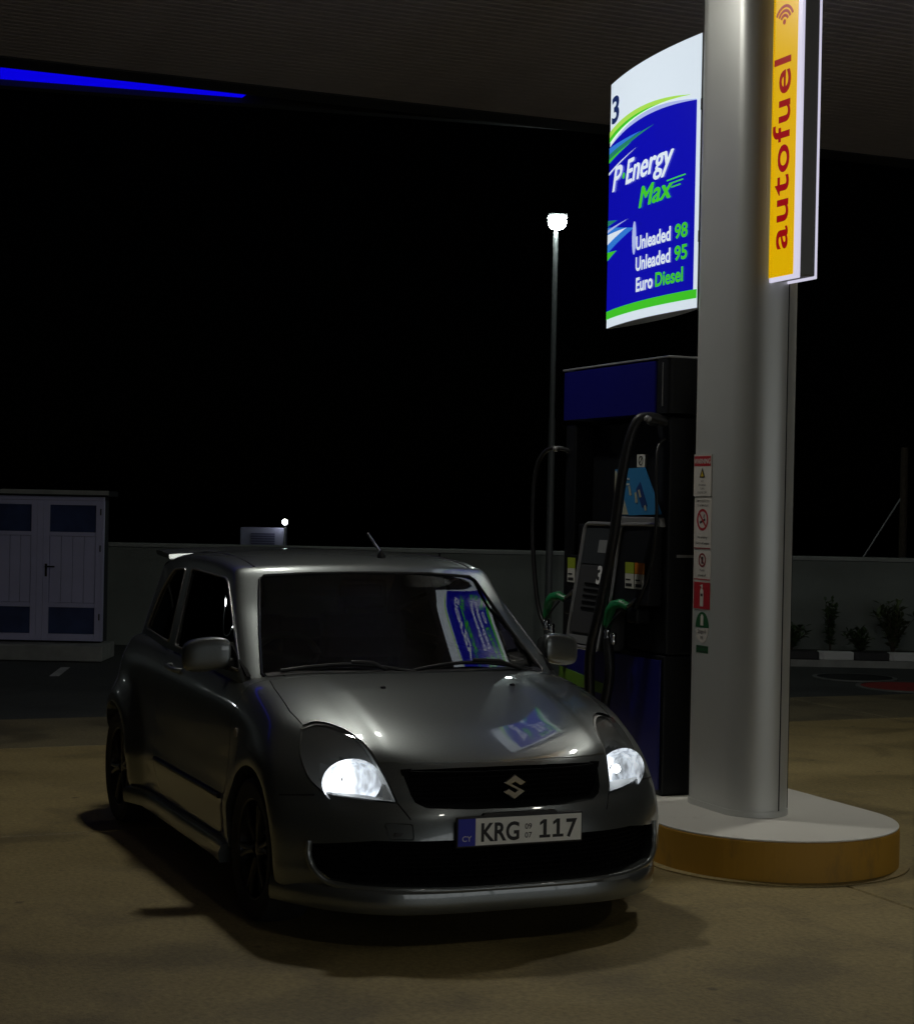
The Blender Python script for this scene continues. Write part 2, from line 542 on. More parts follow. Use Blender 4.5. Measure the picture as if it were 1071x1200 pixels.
M['label_lime'] = mat('label_lime', (.30, .38, .03), .5)
M['label_orange'] = mat('label_orange', (.55, .17, .015), .5)
M['label_white'] = mat('label_white', (.55, .55, .50), .5)
M['ink'] = mat('printing_ink', (.02, .02, .02), .5)
M['hose'] = mat('rubber_hose', (.012, .012, .013), .42, rough_var=.08)
M['nozzle_green'] = mat('nozzle_green', (.01, .16, .05), .4)
M['stk_white'] = mat('sticker_white', (.60, .57, .52), .5, noise=.05, scale=20)
M['stk_red'] = mat('sticker_red', (.42, .02, .03), .45)
M['stk_darkred'] = mat('sticker_dark_red', (.22, .02, .025), .5)
M['stk_green'] = mat('sticker_green', (.015, .10, .035), .45)
M['stk_yellow'] = mat('sticker_yellow', (.55, .40, .03), .5)
M['stk_ink'] = mat('sticker_ink', (.035, .03, .03), .5)
M['s_white'] = backlit('sign_white', (.62, .70, .78), .92)
M['s_blue'] = backlit('sign_blue', (.004, .004, .40), .82)
M['s_green'] = backlit('sign_green', (.05, .52, .02), .85)
M['s_lime'] = backlit('sign_lime', (.36, .66, .08), .85)
M['s_pale'] = backlit('sign_pale_blue', (.38, .45, .78), .85)
M['s_mid'] = backlit('sign_mid_blue', (.03, .18, .62), .85)
M['s_navy'] = backlit('sign_navy', (.012, .03, .15), .5)
M['s_dgreen'] = backlit('sign_dim_green', (.02, .22, .14), .75)
M['a_yellow'] = backlit('blade_yellow', (.68, .40, .0), .88)
M['a_red'] = backlit('blade_red', (.28, .003, .003), .85)
M['a_white'] = backlit('blade_white', (.66, .64, .80), .9)
M['sign_case'] = mat('sign_case_grey', (.20, .20, .20), .45, metal=.3)

# ------------------------------------------------------------------ ground
def struct(o): return tag(o, kind='structure')


gm = MB()
gm.add([(-400, -400, 0), (400, -400, 0), (400, 600, 0), (-400, 600, 0)], [(0, 1, 2, 3)])
struct(gm.build('ground', M['asphalt'], None, off=(0, 0, .062), fix=False))

# concrete forecourt: big slabs with open joints, each its own piece
fore = MB().box(-7.72, 12, -14, 18, -.058, -.046).build('forecourt', M['soil'], None)
fore.location = st(0, 0); fore.rotation_euler = (0, 0, RZ)
struct(fore)
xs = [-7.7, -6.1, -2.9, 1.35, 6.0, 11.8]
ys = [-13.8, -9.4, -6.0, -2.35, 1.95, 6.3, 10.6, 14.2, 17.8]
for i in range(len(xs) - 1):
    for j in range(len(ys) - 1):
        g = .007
        MB().box(xs[i] + g, xs[i + 1] - g, ys[j] + g, ys[j + 1] - g, -.05, 0).build('concrete_slab', M['concrete_falloff' if i == 0 else 'concrete'], fore, bevel=.006, seg=1)  # far row is painted darker for the light falloff

# ------------------------------------------------------------------ canopy
can = thing('canopy', 'dark grey filling station canopy overhead with ribbed sheet ceiling and blue edge light', 'canopy', st(0, 0, 5.0), RZ)
plank = MB()
pr = [(0, 0), (.012, -.0035), (.055, -.0035), (.066, 0), (.10, 0), (.112, -.0035), (.156, -.0035), (.168, 0), (.198, 0), (.198, .02), (0, .02)]
plank.prism(pr, 'y', -13, 15)
pm = plank.mesh('ceiling_plank')
pm.materials.append(M['planks'])
for k in range(68):
    o = bpy.data.objects.new('ceiling_plank', pm); COL.objects.link(o); o.parent = can
    o.location = (-7.46 + k * .2, 0, .012)
MB().box(-7.80, -7.47, -13, 15, 0, .30).build('edge_trim', M['dark_trim'], can, bevel=.01)
MB().box(-7.6, 6.2, -13, 15, .34, .40).build('deck', M['dark_trim'], can)
fb = MB()
fb.add([(x, y, z + .034 * (y + .85)) for x in (-8.55, -8.42) for y in (-13, 6) for z in (-.0, .9)],
       [(0, 1, 3, 2), (4, 6, 7, 5), (0, 4, 5, 1), (2, 3, 7, 6), (0, 2, 6, 4), (1, 5, 7, 3)])
fb.build('fascia', M['dark_trim'], can)
lb = MB()
lb.add([(x, y, z + .032 * (y + .85)) for x in (-8.418, -8.30) for y in (-6.0, 1.25) for z in (.050, .16)],
       [(0, 1, 3, 2), (4, 6, 7, 5), (0, 4, 5, 1), (2, 3, 7, 6), (0, 2, 6, 4), (1, 5, 7, 3)])
lb.build('blue_light_strip', M['led_blue'], can)


def canopy_light(x, y, label, m):
    t = thing('canopy_light', label, 'ceiling light', st(x, y, 5.0), RZ, 'lights under the canopy')
    MB().box(-.20, .20, -.20, .20, -.035, .012).build('housing', M['white_metal'], t, bevel=.008)
    MB().box(-.15, .15, -.15, .15, -.041, -.034).build('led_panel', m, t)
    return t


canopy_light(-3.0, .10, 'square LED light in the canopy ceiling above the parked car', M['lamp_panel'])
canopy_light(-2.1, 3.75, 'square LED light in the canopy ceiling above the empty lane right of the column', M['lamp_panel'])
M['lamp_panel2'] = emis('canopy_led_panel_dim', CANOPY_COLOUR, CANOPY_LAMP * FRONT_LAMP)
canopy_light(4.9, -.6, 'square LED light in the canopy ceiling in front of the parked car', M['lamp_panel2'])
canopy_light(4.9, 3.75, 'square LED light in the canopy ceiling ahead of the column', M['lamp_panel2'])

# ------------------------------------------------------------------ pump island
isl = thing('pump_island', 'raised pump island with a white top and a yellow rounded kerb', 'island', st(-1.25, 1.97), RZ)
IR = .615


def stadium(x0, x1, r, n=20):
    """rounded bar from x0 (far) to x1 (near), about y = 0"""
    out = [(x1 + r * math.cos(a), r * math.sin(a)) for a in [-math.pi / 2 + math.pi * i / n for i in range(n + 1)]]
    out += [(x0 + r * math.cos(a), r * math.sin(a)) for a in [math.pi / 2 + math.pi * i / n for i in range(n + 1)]]
    return out


MB().prism(stadium(-3.4, 0, IR - .003, 40), 'z', .192, .200).build('island_top', M['island_top'], isl, bevel=.003)
MB().prism(stadium(-3.4, 0, IR, 40), 'z', 0.002, .1915).build('kerb', M['kerb_yellow'], isl, bevel=.006)
# cement fillet where the kerb meets the slab
MB().prism(stadium(-3.4, 0, IR + .05, 40), 'z', 0.001, .007).build('fillet', M['concrete'], isl)

# ------------------------------------------------------------------ column
col = thing('column', 'tall smooth grey metal clad column standing on the pump island', 'column', st(-1.565, 1.965, .2), RZ)
CR, CA = .170, .145
MB().prism(stadium(-CA, CA, CR, 24), 'z', .0, 4.82).build('shaft', M['col_metal'], col, smooth=40)
MB().prism(stadium(-CA, CA, CR + .006, 24), 'z', .0005, .03).build('base_trim', M['col_metal'], col, smooth=40)
for (sx, sy) in ((CA + CR * .5, CR * .866), (CA + CR * .96, CR * .28)):
    MB().cyl((sx, sy, .03), (sx, sy, 4.8), .0035, n=6).build('seam', M['dark_trim'], col)

# ------------------------------------------------------------------ stickers on the column (flat side facing the car's lane)
SY = 1.965 - CR


def sticker(name, label, cat, x0, x1, z0, z1, m, group=None, depth=.002):
    x0 += .045; x1 += .045
    t = thing(name, label, cat, st((x0 + x1) / 2, SY, (z0 + z1) / 2), RZ, group)
    w, h = (x1 - x0), (z1 - z0)
    if m is not None:
        MB().box(-w / 2, w / 2, -depth, -.0003, -h / 2, h / 2).build('backing', m, t)
    return t, w, h


def on_sticker(t, geo, m, name, lift=.0032):
    vs, fs = geo
    mb = MB(); mb.add([(x, -lift, z) for x, z in vs], fs)
    return mb.build(name, m, t, fix=False)


def rect(x0, x1, z0, z1): return [(x0, z0), (x1, z0), (x1, z1), (x0, z1)], [(0, 1, 2, 3)]


def disc(cx, cz, r, n=28, sz=1.0): return [(cx + r * math.cos(2 * math.pi * i / n), cz + sz * r * math.sin(2 * math.pi * i / n)) for i in range(n)], [tuple(range(n))]


def ring(cx, cz, r0, r1, n=32):
    vs = [(cx + r * math.cos(2 * math.pi * i / n), cz + r * math.sin(2 * math.pi * i / n)) for r in (r0, r1) for i in range(n)]
    return vs, [(i, (i + 1) % n, (i + 1) % n + n, i + n) for i in range(n)]


def txt(s, cx, cz, size, bold=0.0, sx=1.0, align='CENTER'):
    vs, fs = text_geo(s, size, bold, align=align, sx=sx)
    return [(x + cx, z + cz) for x, z in vs], fs


def bar(x0, z0, x1, z1, w):
    d = Vector((x1 - x0, z1 - z0)).normalized(); nn = Vector((-d.y, d.x)) * w / 2
    return [(x0 + nn.x, z0 + nn.y), (x0 - nn.x, z0 - nn.y), (x1 - nn.x, z1 - nn.y), (x1 + nn.x, z1 + nn.y)], [(0, 1, 2, 3)]


G_ST = 'safety stickers on the column'
t, w, h = sticker('warning_sign', 'white warning notice with a red heading and small hazard triangle, topmost on the column', 'sign', -1.805, -1.635, 1.785, 2.0, M['stk_white'], G_ST, .006)
on_sticker(t, rect(-.080, .080, .048, .098), M['stk_red'], 'heading', .0075)
on_sticker(t, txt('WARNING', 0, .060, .036, .0006, .92), M['stk_white'], 'lettering', .009)
on_sticker(t, ([(-.028, -.012), (.028, -.012), (0, .040)], [(0, 1, 2)]), M['stk_ink'], 'triangle', .0075)
on_sticker(t, ([(-.016, -.006), (.016, -.006), (0, .022)], [(0, 1, 2)]), M['stk_yellow'], 'triangle', .0085)
for k, s in enumerate(('NO', 'SMOKING', 'TURN', 'ENGINE OFF')):
    on_sticker(t, txt(s, 0, -.036 - k * .019, .015, 0, 1.1), M['stk_ink'], 'lettering', .0075)
t, w, h = sticker('no_smoking_sign', 'tall pale notice with a large red no smoking circle below the warning notice', 'sign', -1.80, -1.632, 1.512, 1.782, M['stk_white'], G_ST)
cz = .018
on_sticker(t, ring(0, cz, .043, .056), M['stk_red'], 'circle')
on_sticker(t, bar(-.034, cz + .034, .034, cz - .034, .011), M['stk_red'], 'slash', .0040)
on_sticker(t, bar(-.026, cz - .016, .026, cz + .002, .012), M['stk_ink'], 'cigarette', .0036)
on_sticker(t, bar(.012, cz + .008, .018, cz + .028, .006), M['stk_ink'], 'smoke', .0036)
for z, s in ((.108, 'Απαγορεύεται'), (.086, 'το κάπνισμα'), (.064 + .018, ''), (-.078, 'No smoking'), (-.108, 'Switch off engine')):
    if s: on_sticker(t, txt(s, 0, z, .019, 0, 1.0), M['stk_ink'], 'lettering')
on_sticker(t, rect(-.08, .08, -.131, -.125), M['stk_darkred'], 'stripe')
t, w, h = sticker('no_phone_sign', 'small pale notice with a red circle over a phone, above the red extinguisher sign', 'sign', -1.795, -1.628, 1.352, 1.509, M['stk_white'], G_ST)
on_sticker(t, ring(0, .028, .027, .036), M['stk_darkred'], 'circle')
on_sticker(t, rect(-.008, .010, .010, .046), M['stk_ink'], 'phone', .0034)
on_sticker(t, bar(-.02, .048, .02, .008, .007), M['stk_darkred'], 'slash', .0042)
for z, s in ((-.030, 'Mobile'), (-.055, 'phones off')):
    on_sticker(t, txt(s, 0, z, .018), M['stk_ink'], 'lettering')
on_sticker(t, rect(-.08, .08, -.073, -.068), M['stk_red'], 'stripe')
t, w, h = sticker('extinguisher_sign', 'square red sign with a white fire extinguisher on the column', 'sign', -1.792, -1.624, 1.205, 1.350, M['stk_white'], G_ST)
on_sticker(t, rect(-.080, .080, -.068, .068), M['stk_red'], 'panel')
on_sticker(t, ([(-.017, -.056), (.017, -.056), (.017, .022), (.010, .036), (-.010, .036), (-.017, .022)], [(0, 1, 2, 3, 4, 5)]), M['stk_white'], 'bottle', .0042)
on_sticker(t, ([(-.024, .050), (.006, .058), (.010, .040), (-.004, .038), (-.006, .046)], [(0, 1, 2, 3, 4)]), M['stk_white'], 'valve', .0042)
on_sticker(t, rect(-.010, .010, -.004, .010), M['stk_ink'], 'gauge', .005)
t, w, h = sticker('vapour_sign', 'oval green and white sticker reading Stage II, lowest on the column', 'sign', -1.762, -1.642, 1.035, 1.195, None, G_ST)
vs, fs = disc(0, .0, .064, 36, 1.24)
top = [(x, z) for x, z in vs if z >= 0.0]
top.sort(key=lambda p: -p[0])
bot = [(x, z) for x, z in vs if z <= 0.0]
bot.sort(key=lambda p: p[0])
MB().prism(top, 'y', -.0018, -.0003).build('upper_half', M['stk_green'], t)
MB().prism(bot, 'y', -.0019, -.0003).build('lower_half', M['stk_white'], t)
on_sticker(t, rect(-.014, .014, .010, .058), M['stk_white'], 'emblem')
on_sticker(t, rect(-.010, .010, .058, .066), M['stk_white'], 'emblem')
on_sticker(t, txt('Stage II', 0, -.030, .030, 0, .9), M['stk_ink'], 'lettering')
on_sticker(t, txt('VR', 0, -.062, .028, 0, .9), M['stk_ink'], 'lettering')
t, w, h = sticker('strip_label', 'thin dark green strip label under the oval sticker', 'label', -1.755, -1.640, .985, 1.022, M['stk_green'], G_ST)
on_sticker(t, rect(-.05, .05, .008, .012), M['stk_ink'], 'line'); on_sticker(t, rect(-.05, .05, -.012, -.008), M['stk_ink'], 'line')

# ------------------------------------------------------------------ blade sign on the column
bl = thing('blade_sign', 'tall narrow lit yellow blade sign with red autofuel lettering on the column', 'sign', st(-1.245, 1.905, 2.84), RZ)
BX0, BX1, BH = -.036, .232, 2.12
MB().box(BX0 + .004, BX1 - .004, .006, .094, .012, BH).build('case', M['sign_case'], bl, bevel=.006)
for (y0, y1, sg) in ((-.006, .008, -1), (.094, .104, 1)):
    f = MB().box(BX0 - .016, BX1, y0, y1, 0, BH + .01).build('face_frame', M['a_white'], bl, bevel=.004)
    yy = y0 - .003 if sg < 0 else y1 + .003
    yb = y0 - .0005 if sg < 0 else y1 + .0005
    MB().box(BX0 - .002, BX1 - .040, min(yy, yb), max(yy, yb), .022, BH - .01).build('yellow_panel', M['a_yellow'], f)
    vs, fs = text_geo('autofuel', .205, .0035, space=1.1, sx=1.0)
    cx = (BX0 + BX1 - .042) / 2
    wid = max(p[0] for p in vs)
    k = .94 / wid
    mb = MB()
    yl = yy + .0015 * sg
    if sg < 0: mb.add([(cx + .062 - z * 1.0, yl, .150 + x * k) for x, z in vs], fs)
    else: mb.add([(cx - .062 + z * 1.0, yl, .150 + x * k) for x, z in vs], fs)
    mb.build('lettering', M['a_red'], f, fix=False)
    wv = MB()
    dot = disc(cx + (.04 if sg < 0 else -.04) * 0, 1.262, .013, 16)
    wv.add([(x, yl, z) for x, z in dot[0]], dot[1])
    for r in (.032, .054, .077):
        n = 14
        arc = []
        for rr in (r - .0075, r + .0075):
            arc += [(cx + rr * math.cos(a), yl, 1.262 + rr * math.sin(a)) for a in [math.pi * (.14 + .72 * i / n) - math.pi * .02 for i in range(n + 1)]]
        wv.add(arc, [(i, i + 1, i + n + 2, i + n + 1) for i in range(n)])
    wv.build('wave_mark', M['a_red'], f, fix=False)

# ------------------------------------------------------------------ price sign on the far side of the column
SX0, SX1, SZ0, SZ1 = -3.255, -1.985, 2.785, 4.245
sgn = thing('fuel_sign', 'large curved lit blue and white fuel sign numbered 3 above the pump', 'sign', st(-2.64, 2.0, SZ0), RZ)


def arc_pt(s, z, lift, side=-1):
    x = SX0 + s * (SX1 - SX0)
    off = .010 + .05 * 4 * s * (1 - s)
    y = 2.06 - .13 * s + side * (off + lift)
    return (x + 2.64, y - 2.0, z - SZ0)


def arc_grid(s0, s1, zlo, zhi, lift, side, n=24):
    vs, fs = [], []
    for i in range(n + 1):
        s = s0 + (s1 - s0) * i / n
        a, b = zlo(s), zhi(s)
        vs += [arc_pt(s, a, lift, side), arc_pt(s, b, lift, side)]
    for i in range(n):
        fs.append((2 * i, 2 * i + 2, 2 * i + 3, 2 * i + 1))
    return vs, fs


case = MB()
n = 24
vs = []
for i in range(n + 1):
    for z in (SZ0, SZ1): vs.append(arc_pt(i / n, z, 0, -1))
for i in range(n + 1):
    for z in (SZ0, SZ1): vs.append(arc_pt(1 - i / n, z, 0, 1))
m = 2 * (n + 1)
fs = [(2 * i, 2 * ((i + 1) % m), 2 * ((i + 1) % m) + 1, 2 * i + 1) for i in range(m)]
fs += [tuple(2 * i for i in range(m)), tuple(2 * i + 1 for i in range(m - 1, -1, -1))]
case.add(vs, fs).build('case', M['sign_case'], sgn)
MB().box(.656, .775, -.085, -.045, .35, .41).build('bracket', M['dark_trim'], sgn)
MB().box(.656, .775, -.085, -.045, 1.05, 1.11).build('bracket', M['dark_trim'], sgn)
for side in (-1, 1):
    X = (lambda s: s) if side < 0 else (lambda s: 1 - s)

    def layer(name, m, s0, s1, lo, hi, lift, parent=None):
        mb = MB(); v, f = arc_grid(s0, s1, lo, hi, lift, side)
        if side > 0:
            v, f = arc_grid(1 - s1, 1 - s0, lambda s: lo(1 - s), lambda s: hi(1 - s), lift, side)
        return mb.add(v, f).build(name, m, parent or sgn, fix=False)

    face = layer('sign_face', M['s_white'], 0, 1, lambda s: SZ0 + .002, lambda s: SZ1 - .002, .002)
    top = lambda s: 3.868 + .20 * s - .175 * s * s
    layer('blue_field', M['s_blue'], 0, .972, lambda s: 2.880, lambda s: top(s), .004, face)
    layer('green_band', M['s_green'], 0, 1, lambda s: 2.838, lambda s: 2.886, .0055, face)
    def taper(m, s1, base, t0, lift, s0=0.0, p=1.0):
        layer('swoosh', m, s0, s1, base, lambda s: base(s) + t0 * max(0.02, 1 - (s - s0) / (s1 - s0)) ** p, lift, face)
    arch = lambda s: 3.893 + .215 * s - .185 * s * s
    taper(M['s_lime'], .92, arch, .066, .0055, 0, .8)
    taper(M['s_green'], .66, arch, .030, .0058, 0, .9)
    layer('swoosh', M['s_pale'], .10, .972, lambda s: top(s) - .001, lambda s: top(s) + .004 + .020 * math.sin(math.pi * min(1, max(0, (s - .10) / .87))), .0057, face)
    taper(M['s_mid'], .46, lambda s: 3.815 + .08 * s, .048, .0061)
    taper(M['s_dgreen'], .60, lambda s: 3.775 + .13 * s, .050, .0063)
    taper(M['s_green'], .34, lambda s: 3.772 + .13 * s, .020, .0065)
    taper(M['s_white'], .42, lambda s: 3.700 + .17 * s, .014, .0067)
    taper(M['s_mid'], .40, lambda s: 3.235 + .20 * s, .155, .0060)
    taper(M['s_white'], .30, lambda s: 3.285 + .16 * s, .060, .0066)
    taper(M['s_green'], .16, lambda s: 3.190 + .22 * s, .050, .0062)
    taper(M['s_pale'], .32, lambda s: 3.355 + .08 * s, .018, .0064)
    taper(M['s_dgreen'], .16, lambda s: 3.395 + .05 * s, .035, .0063)
    # pale upright oval: the flame mark
    gl = MB()
    pts = [(.405 + .024 * math.cos(a), 3.255 + .095 * math.sin(a)) for a in [2 * math.pi * i / 24 for i in range(24)]]
    gl.add([arc_pt(s if side < 0 else 1 - s, z, .0064, side) for s, z in pts], [tuple(range(24))]).build('flame_mark', M['s_pale'], face, fix=False)

    def words(s, s0, s1, z, size, m, bold=.004, shear=0.0, name='lettering', lift=.0085, heavy=0.0):
        v, f = text_geo(s, size, bold, shear)
        a = min(p[0] for p in v); b = max(p[0] for p in v)
        mb = MB()
        for q, (ds, dz) in enumerate(((0, 0), (heavy, 0), (heavy * .5, .003), (heavy * .5, -.003)) if heavy else ((0, 0),)):
            mb.add([arc_pt(X(s0 + ds + (s1 - s0) * (p[0] - a) / (b - a)), z + dz + p[1], lift + q * .0003, side) for p in v], f)
        return mb.build(name, m, face, fix=False)
    words('3', .04, .165, 3.995, .215, M['s_navy'], .006)
    words('P', .075, .225, 3.585, .195, M['s_white'], 0, .25, heavy=.011)
    words('·', .235, .270, 3.585, .17, M['s_green'], .008, .25)
    words('Energy', .280, .790, 3.585, .195, M['s_white'], 0, .25, heavy=.011)
    words('Max', .455, .785, 3.415, .165, M['s_green'], 0, .25, heavy=.012)
    for k in range(3):
        layer('speed_line', M['s_green'], .74 + .02 * k, .90 - .02 * k, lambda s: 3.505 - .022 * k + .03 * (s - .7), lambda s: 3.512 - .022 * k + .03 * (s - .7), .0085, face)
    words('Unleaded', .435, .785, 3.180, .108, M['s_white'], .003)
    words('98', .820, .925, 3.180, .108, M['s_green'], .003)
    words('Unleaded', .435, .785, 3.062, .108, M['s_white'], .003)
    words('95', .820, .925, 3.062, .108, M['s_green'], .003)
    words('Euro', .442, .625, 2.944, .108, M['s_white'], .003)
    words('Diesel', .650, .895, 2.944, .108, M['s_green'], .003)

# ------------------------------------------------------------------ the car (local frame: +X nose, +Y the car's left, origin under the nose)
def mapped_box(nu, nv, nw, fn, levels):
    idx, V, Fc = {}, [], []
    def vid(i, j, k):
        if (i, j, k) not in idx:
            idx[(i, j, k)] = len(V); V.append(fn(i / nu, 2 * j / nv - 1, k / nw))
        return idx[(i, j, k)]
    for i in range(nu):
        for j in range(nv):
            Fc.append((vid(i, j, 0), vid(i, j + 1, 0), vid(i + 1, j + 1, 0), vid(i + 1, j, 0)))
            Fc.append((vid(i, j, nw), vid(i + 1, j, nw), vid(i + 1, j + 1, nw), vid(i, j + 1, nw)))
    for i in range(nu):
        for k in range(nw):
            Fc.append((vid(i, 0, k), vid(i + 1, 0, k), vid(i + 1, 0, k + 1), vid(i, 0, k + 1)))
            Fc.append((vid(i, nv, k), vid(i, nv, k + 1), vid(i + 1, nv, k + 1), vid(i + 1, nv, k)))
    for j in range(nv):
        for k in range(nw):
            Fc.append((vid(0, j, k), vid(0, j, k + 1), vid(0, j + 1, k + 1), vid(0, j + 1, k)))
            Fc.append((vid(nu, j, k), vid(nu, j + 1, k), vid(nu, j + 1, k + 1), vid(nu, j, k + 1)))
    me = bpy.data.meshes.new('box'); me.from_pydata(V, [], Fc)
    bm = bmesh.new(); bm.from_mesh(me); bmesh.ops.recalc_face_normals(bm, faces=bm.faces[:]); bm.to_mesh(me); bm.free()
    o = bpy.data.objects.new('tmp', me); COL.objects.link(o)
    s = o.modifiers.new('s', 'SUBSURF'); s.levels = levels; s.render_levels = levels
    bpy.context.view_layer.update()
    out = bpy.data.meshes.new_from_object(o.evaluated_get(bpy.context.evaluated_depsgraph_get()))
    bpy.data.objects.remove(o)
    return out


ZB = 0.20
T_ZC = [(-.1, .712), (-.2, .758), (-.35, .812), (-.6, .880), (-.85, .940), (-1.08, .976), (-1.5, .985), (-3.2, 1.01), (-3.62, 1.0)]
T_DROP = [(-.08, .12), (-.2, .13), (-.45, .105), (-.62, .075), (-1.0, .06), (-1.3, .045), (-3.6, .03)]
T_W = [(-.2, .825), (-.4, .845), (-.6, .85), (-.8, .848), (-1.2, .84), (-2, .845), (-2.8, .845), (-3.15, .85), (-3.4, .83), (-3.6, .76), (-3.7, .72)]
T_SEC = [(0, .98), (.12, .995), (.3, 1.0), (.5, 1.0), (.68, .99), (.84, .978), (1.0, .905)]
T_NB = [(0, .03), (.1, .004), (.22, 0), (.5, .0), (.65, .014), (.8, .04), (.93, .08), (1, .11)]
T_NS = [(0, .40), (.5, .41), (.7, .44), (.85, .50), (1, .56)]
T_NP = [(0, 3.7), (.5, 3.2), (.8, 2.9), (1, 3.1)]
T_RB = [(0, 3.60), (.2, 3.67), (.45, 3.69), (.6, 3.66), (1, 3.62)]


def body_fn(u, v, w):
    v = .6 * v + .4 * math.sin(math.pi / 2 * v)
    w = .55 * w + .45 * math.sin(math.pi / 2 * w)
    av = abs(v)
    xf = -(spline(T_NB, w) + spline(T_NS, w) * av ** spline(T_NP, w))
    xr = -(spline(T_RB, w) - .22 * av ** 3)
    uu = u
    x = xf + uu * (xr - xf)
    zt = spline(T_ZC, x) - spline(T_DROP, x) * av ** (2.2 + 2.6 * max(0, min(1, (-x - .15) / .55)))
    zb = ZB + (.02 if x < -.5 else 0)
    z = zb + w * (zt - zb)
    y = v * spline(T_W, x) * spline(T_SEC, w)
    return (x, y, z)


def gauss(d, s): return math.exp(-(d / s) ** 2)


def body_detail(me):
    for vt in me.vertices:
        x, y, z = vt.co
        if abs(y) > .5:
            sg = 1 if y > 0 else -1
            r1 = math.hypot(x + .775, z - .30); r2 = math.hypot(x + 3.155, z - .30)
            a = min(1, (abs(y) - .5) / .25)
            d = .016 * gauss(r1 - .36, .07) + .058 * gauss(r2 - .36, .10)
            if -2.9 < x < -1.0: d += .008 * gauss(z - .42, .05) - .006 * gauss(z - .60, .09)
            vt.co.y = y + sg * a * d
        if -1.05 < x < -.16 and z > .7:
            e = min(1, max(0, (.50 - abs(y)) / .05)); vt.co.z += .010 * (e * e * (3 - 2 * e)) * min(1, (-.16 - x) / .2) * min(1, (x + 1.05) / .25)
        # nose: a soft crease below the grille and a shelf where the bumper meets the lip
        if x > -.5:
            fx = .014 * gauss(z - .285, .03) - .008 * gauss(z - .565, .03)
            vt.co.x = x + fx * min(1, (x + .5) / .25)


body0 = mapped_box(26, 14, 10, body_fn, 2)
body_detail(body0)


def bvh_of(me):
    return BVHTree.FromPolygons([v.co.copy() for v in me.vertices], [tuple(p.vertices) for p in me.polygons])


BV = bvh_of(body0)


def front_x(y, z, bv=None):
    """point of the bodywork met when coming from the front at (y, z)"""
    h = (bv or BV).ray_cast(Vector((1.5, y, z)), Vector((-1, 0, 0)))
    return h[0].x if h[0] else None


def top_z(x, y, bv=None):
    h = (bv or BV).ray_cast(Vector((x, y, 3)), Vector((0, 0, -1)))
    return h[0].z if h[0] else None


def side_y(x, z, sg=-1, bv=None):
    h = (bv or BV).ray_cast(Vector((x, sg * 3, z)), Vector((0, -sg, 0)))
    return h[0].y if h[0] else None


# greenhouse --------------------------------------------------------
T_ROOF = [(-1.6, 1.375), (-1.72, 1.415), (-1.9, 1.449), (-2.2, 1.472), (-2.6, 1.474), (-3.0, 1.45), (-3.3, 1.415), (-3.6, 1.37)]


def house_fn(u, v, w, ins=0.0):
    v = .5 * v + .5 * math.sin(math.pi / 2 * v)
    w = .55 * w + .45 * math.sin(math.pi / 2 * w)
    u = .45 * u + .55 * (3 * u * u - 2 * u ** 3)
    av = abs(v)
    # front: windscreen plane, curved in plan
    xf = -1.0 - .72 * w - (.17 - .09 * w) * av ** 2.4 - ins * 1.1
    xr = -3.60 + .16 * w + .14 * av ** 3 + ins
    x = xf + u * (xr - xf)
    zt = spline(T_ROOF, x) - .035 * av ** 2.6 - ins
    z0 = .90
    z = z0 + w * (zt - z0)
    hw = (.775 - .118 * w - .02 * w * w)
    taper = 1 - .10 * max(0, (-x - 2.6)) ** 1.5
    y = v * (hw * taper - ins)
    return (x, y, z)


house0 = mapped_box(18, 10, 8, house_fn, 2)
house_in = mapped_box(18, 10, 8, lambda u, v, w: house_fn(u, v, w, .035), 2)
HV = bvh_of(house0)

#CUT
# cut outlines (front view: y, z)
def mirror_outline(half):
    """half given for y > 0, from top centre round to bottom centre"""
    return half + [(-y, z) for y, z in reversed(half) if y > 1e-6]


HL = curve2([(.705, .812), (.64, .830), (.575, .818), (.525, .78), (.497, .705), (.475, .638)], 5) + \
     [(.455, .566), (.55, .572), (.64, .580)] + curve2([(.70, .592), (.735, .64), (.742, .72), (.705, .812)], 5)[:-1]
HL_R = [(-y, z) for y, z in HL][::-1]
GRILLE = mirror_outline([(0, .699), (.2, .697), (.425, .687), (.408, .60), (.395, .572), (.36, .553), (.2, .547), (0, .546)])
INTAKE = mirror_outline([(0, .437), (.3, .436), (.55, .431), (.745, .402), (.748, .36), (.732, .31), (.69, .272), (.62, .262), (.3, .257), (0, .256)])
TOW = roundpoly([(-.515, .497), (-.415, .497), (-.415, .437), (-.50, .437)], .012, 3)
WIND = mirror_outline([(0, 1.388), (.3, 1.384), (.52, 1.370), (.545, 1.350), (.622, 1.12), (.675, .965), (.66, .935), (.3, .92), (0, .918)])
DOORWIN = roundpoly([(-1.30, .975), (-1.86, 1.352), (-2.50, 1.372), (-2.43, .99)], [.03, .05, .04, .03], 4)
QUARTER = roundpoly([(-2.56, 1.0), (-2.62, 1.368), (-2.90, 1.352), (-3.10, 1.22), (-3.22, 1.02)], [.03, .03, .06, .1, .03], 4)
DOOR = roundpoly([(-1.13, .99), (-1.16, .60), (-1.20, .30), (-1.30, .262), (-2.34, .262), (-2.46, .42), (-2.50, .99)], [0, .1, .08, .08, .15, .15, 0], 4)
HOOD_H = [(-.118, 0), (-.128, .15), (-.150, .29), (-.185, .40), (-.222, .470)]
_hl_in = []
for (y, z) in curve2([(.475, .638), (.497, .705), (.525, .78), (.575, .818), (.64, .830), (.695, .815)], 4):
    fx = front_x(y, z)
    if fx is not None: _hl_in.append((fx, y))
HOOD_H += [p for p in _hl_in if p[0] < -.23]
HOOD_H += [(-.72, .708), (-.86, .700), (-1.0, .69), (-1.12, .672), (-1.10, .52), (-1.075, .3), (-1.06, 0)]
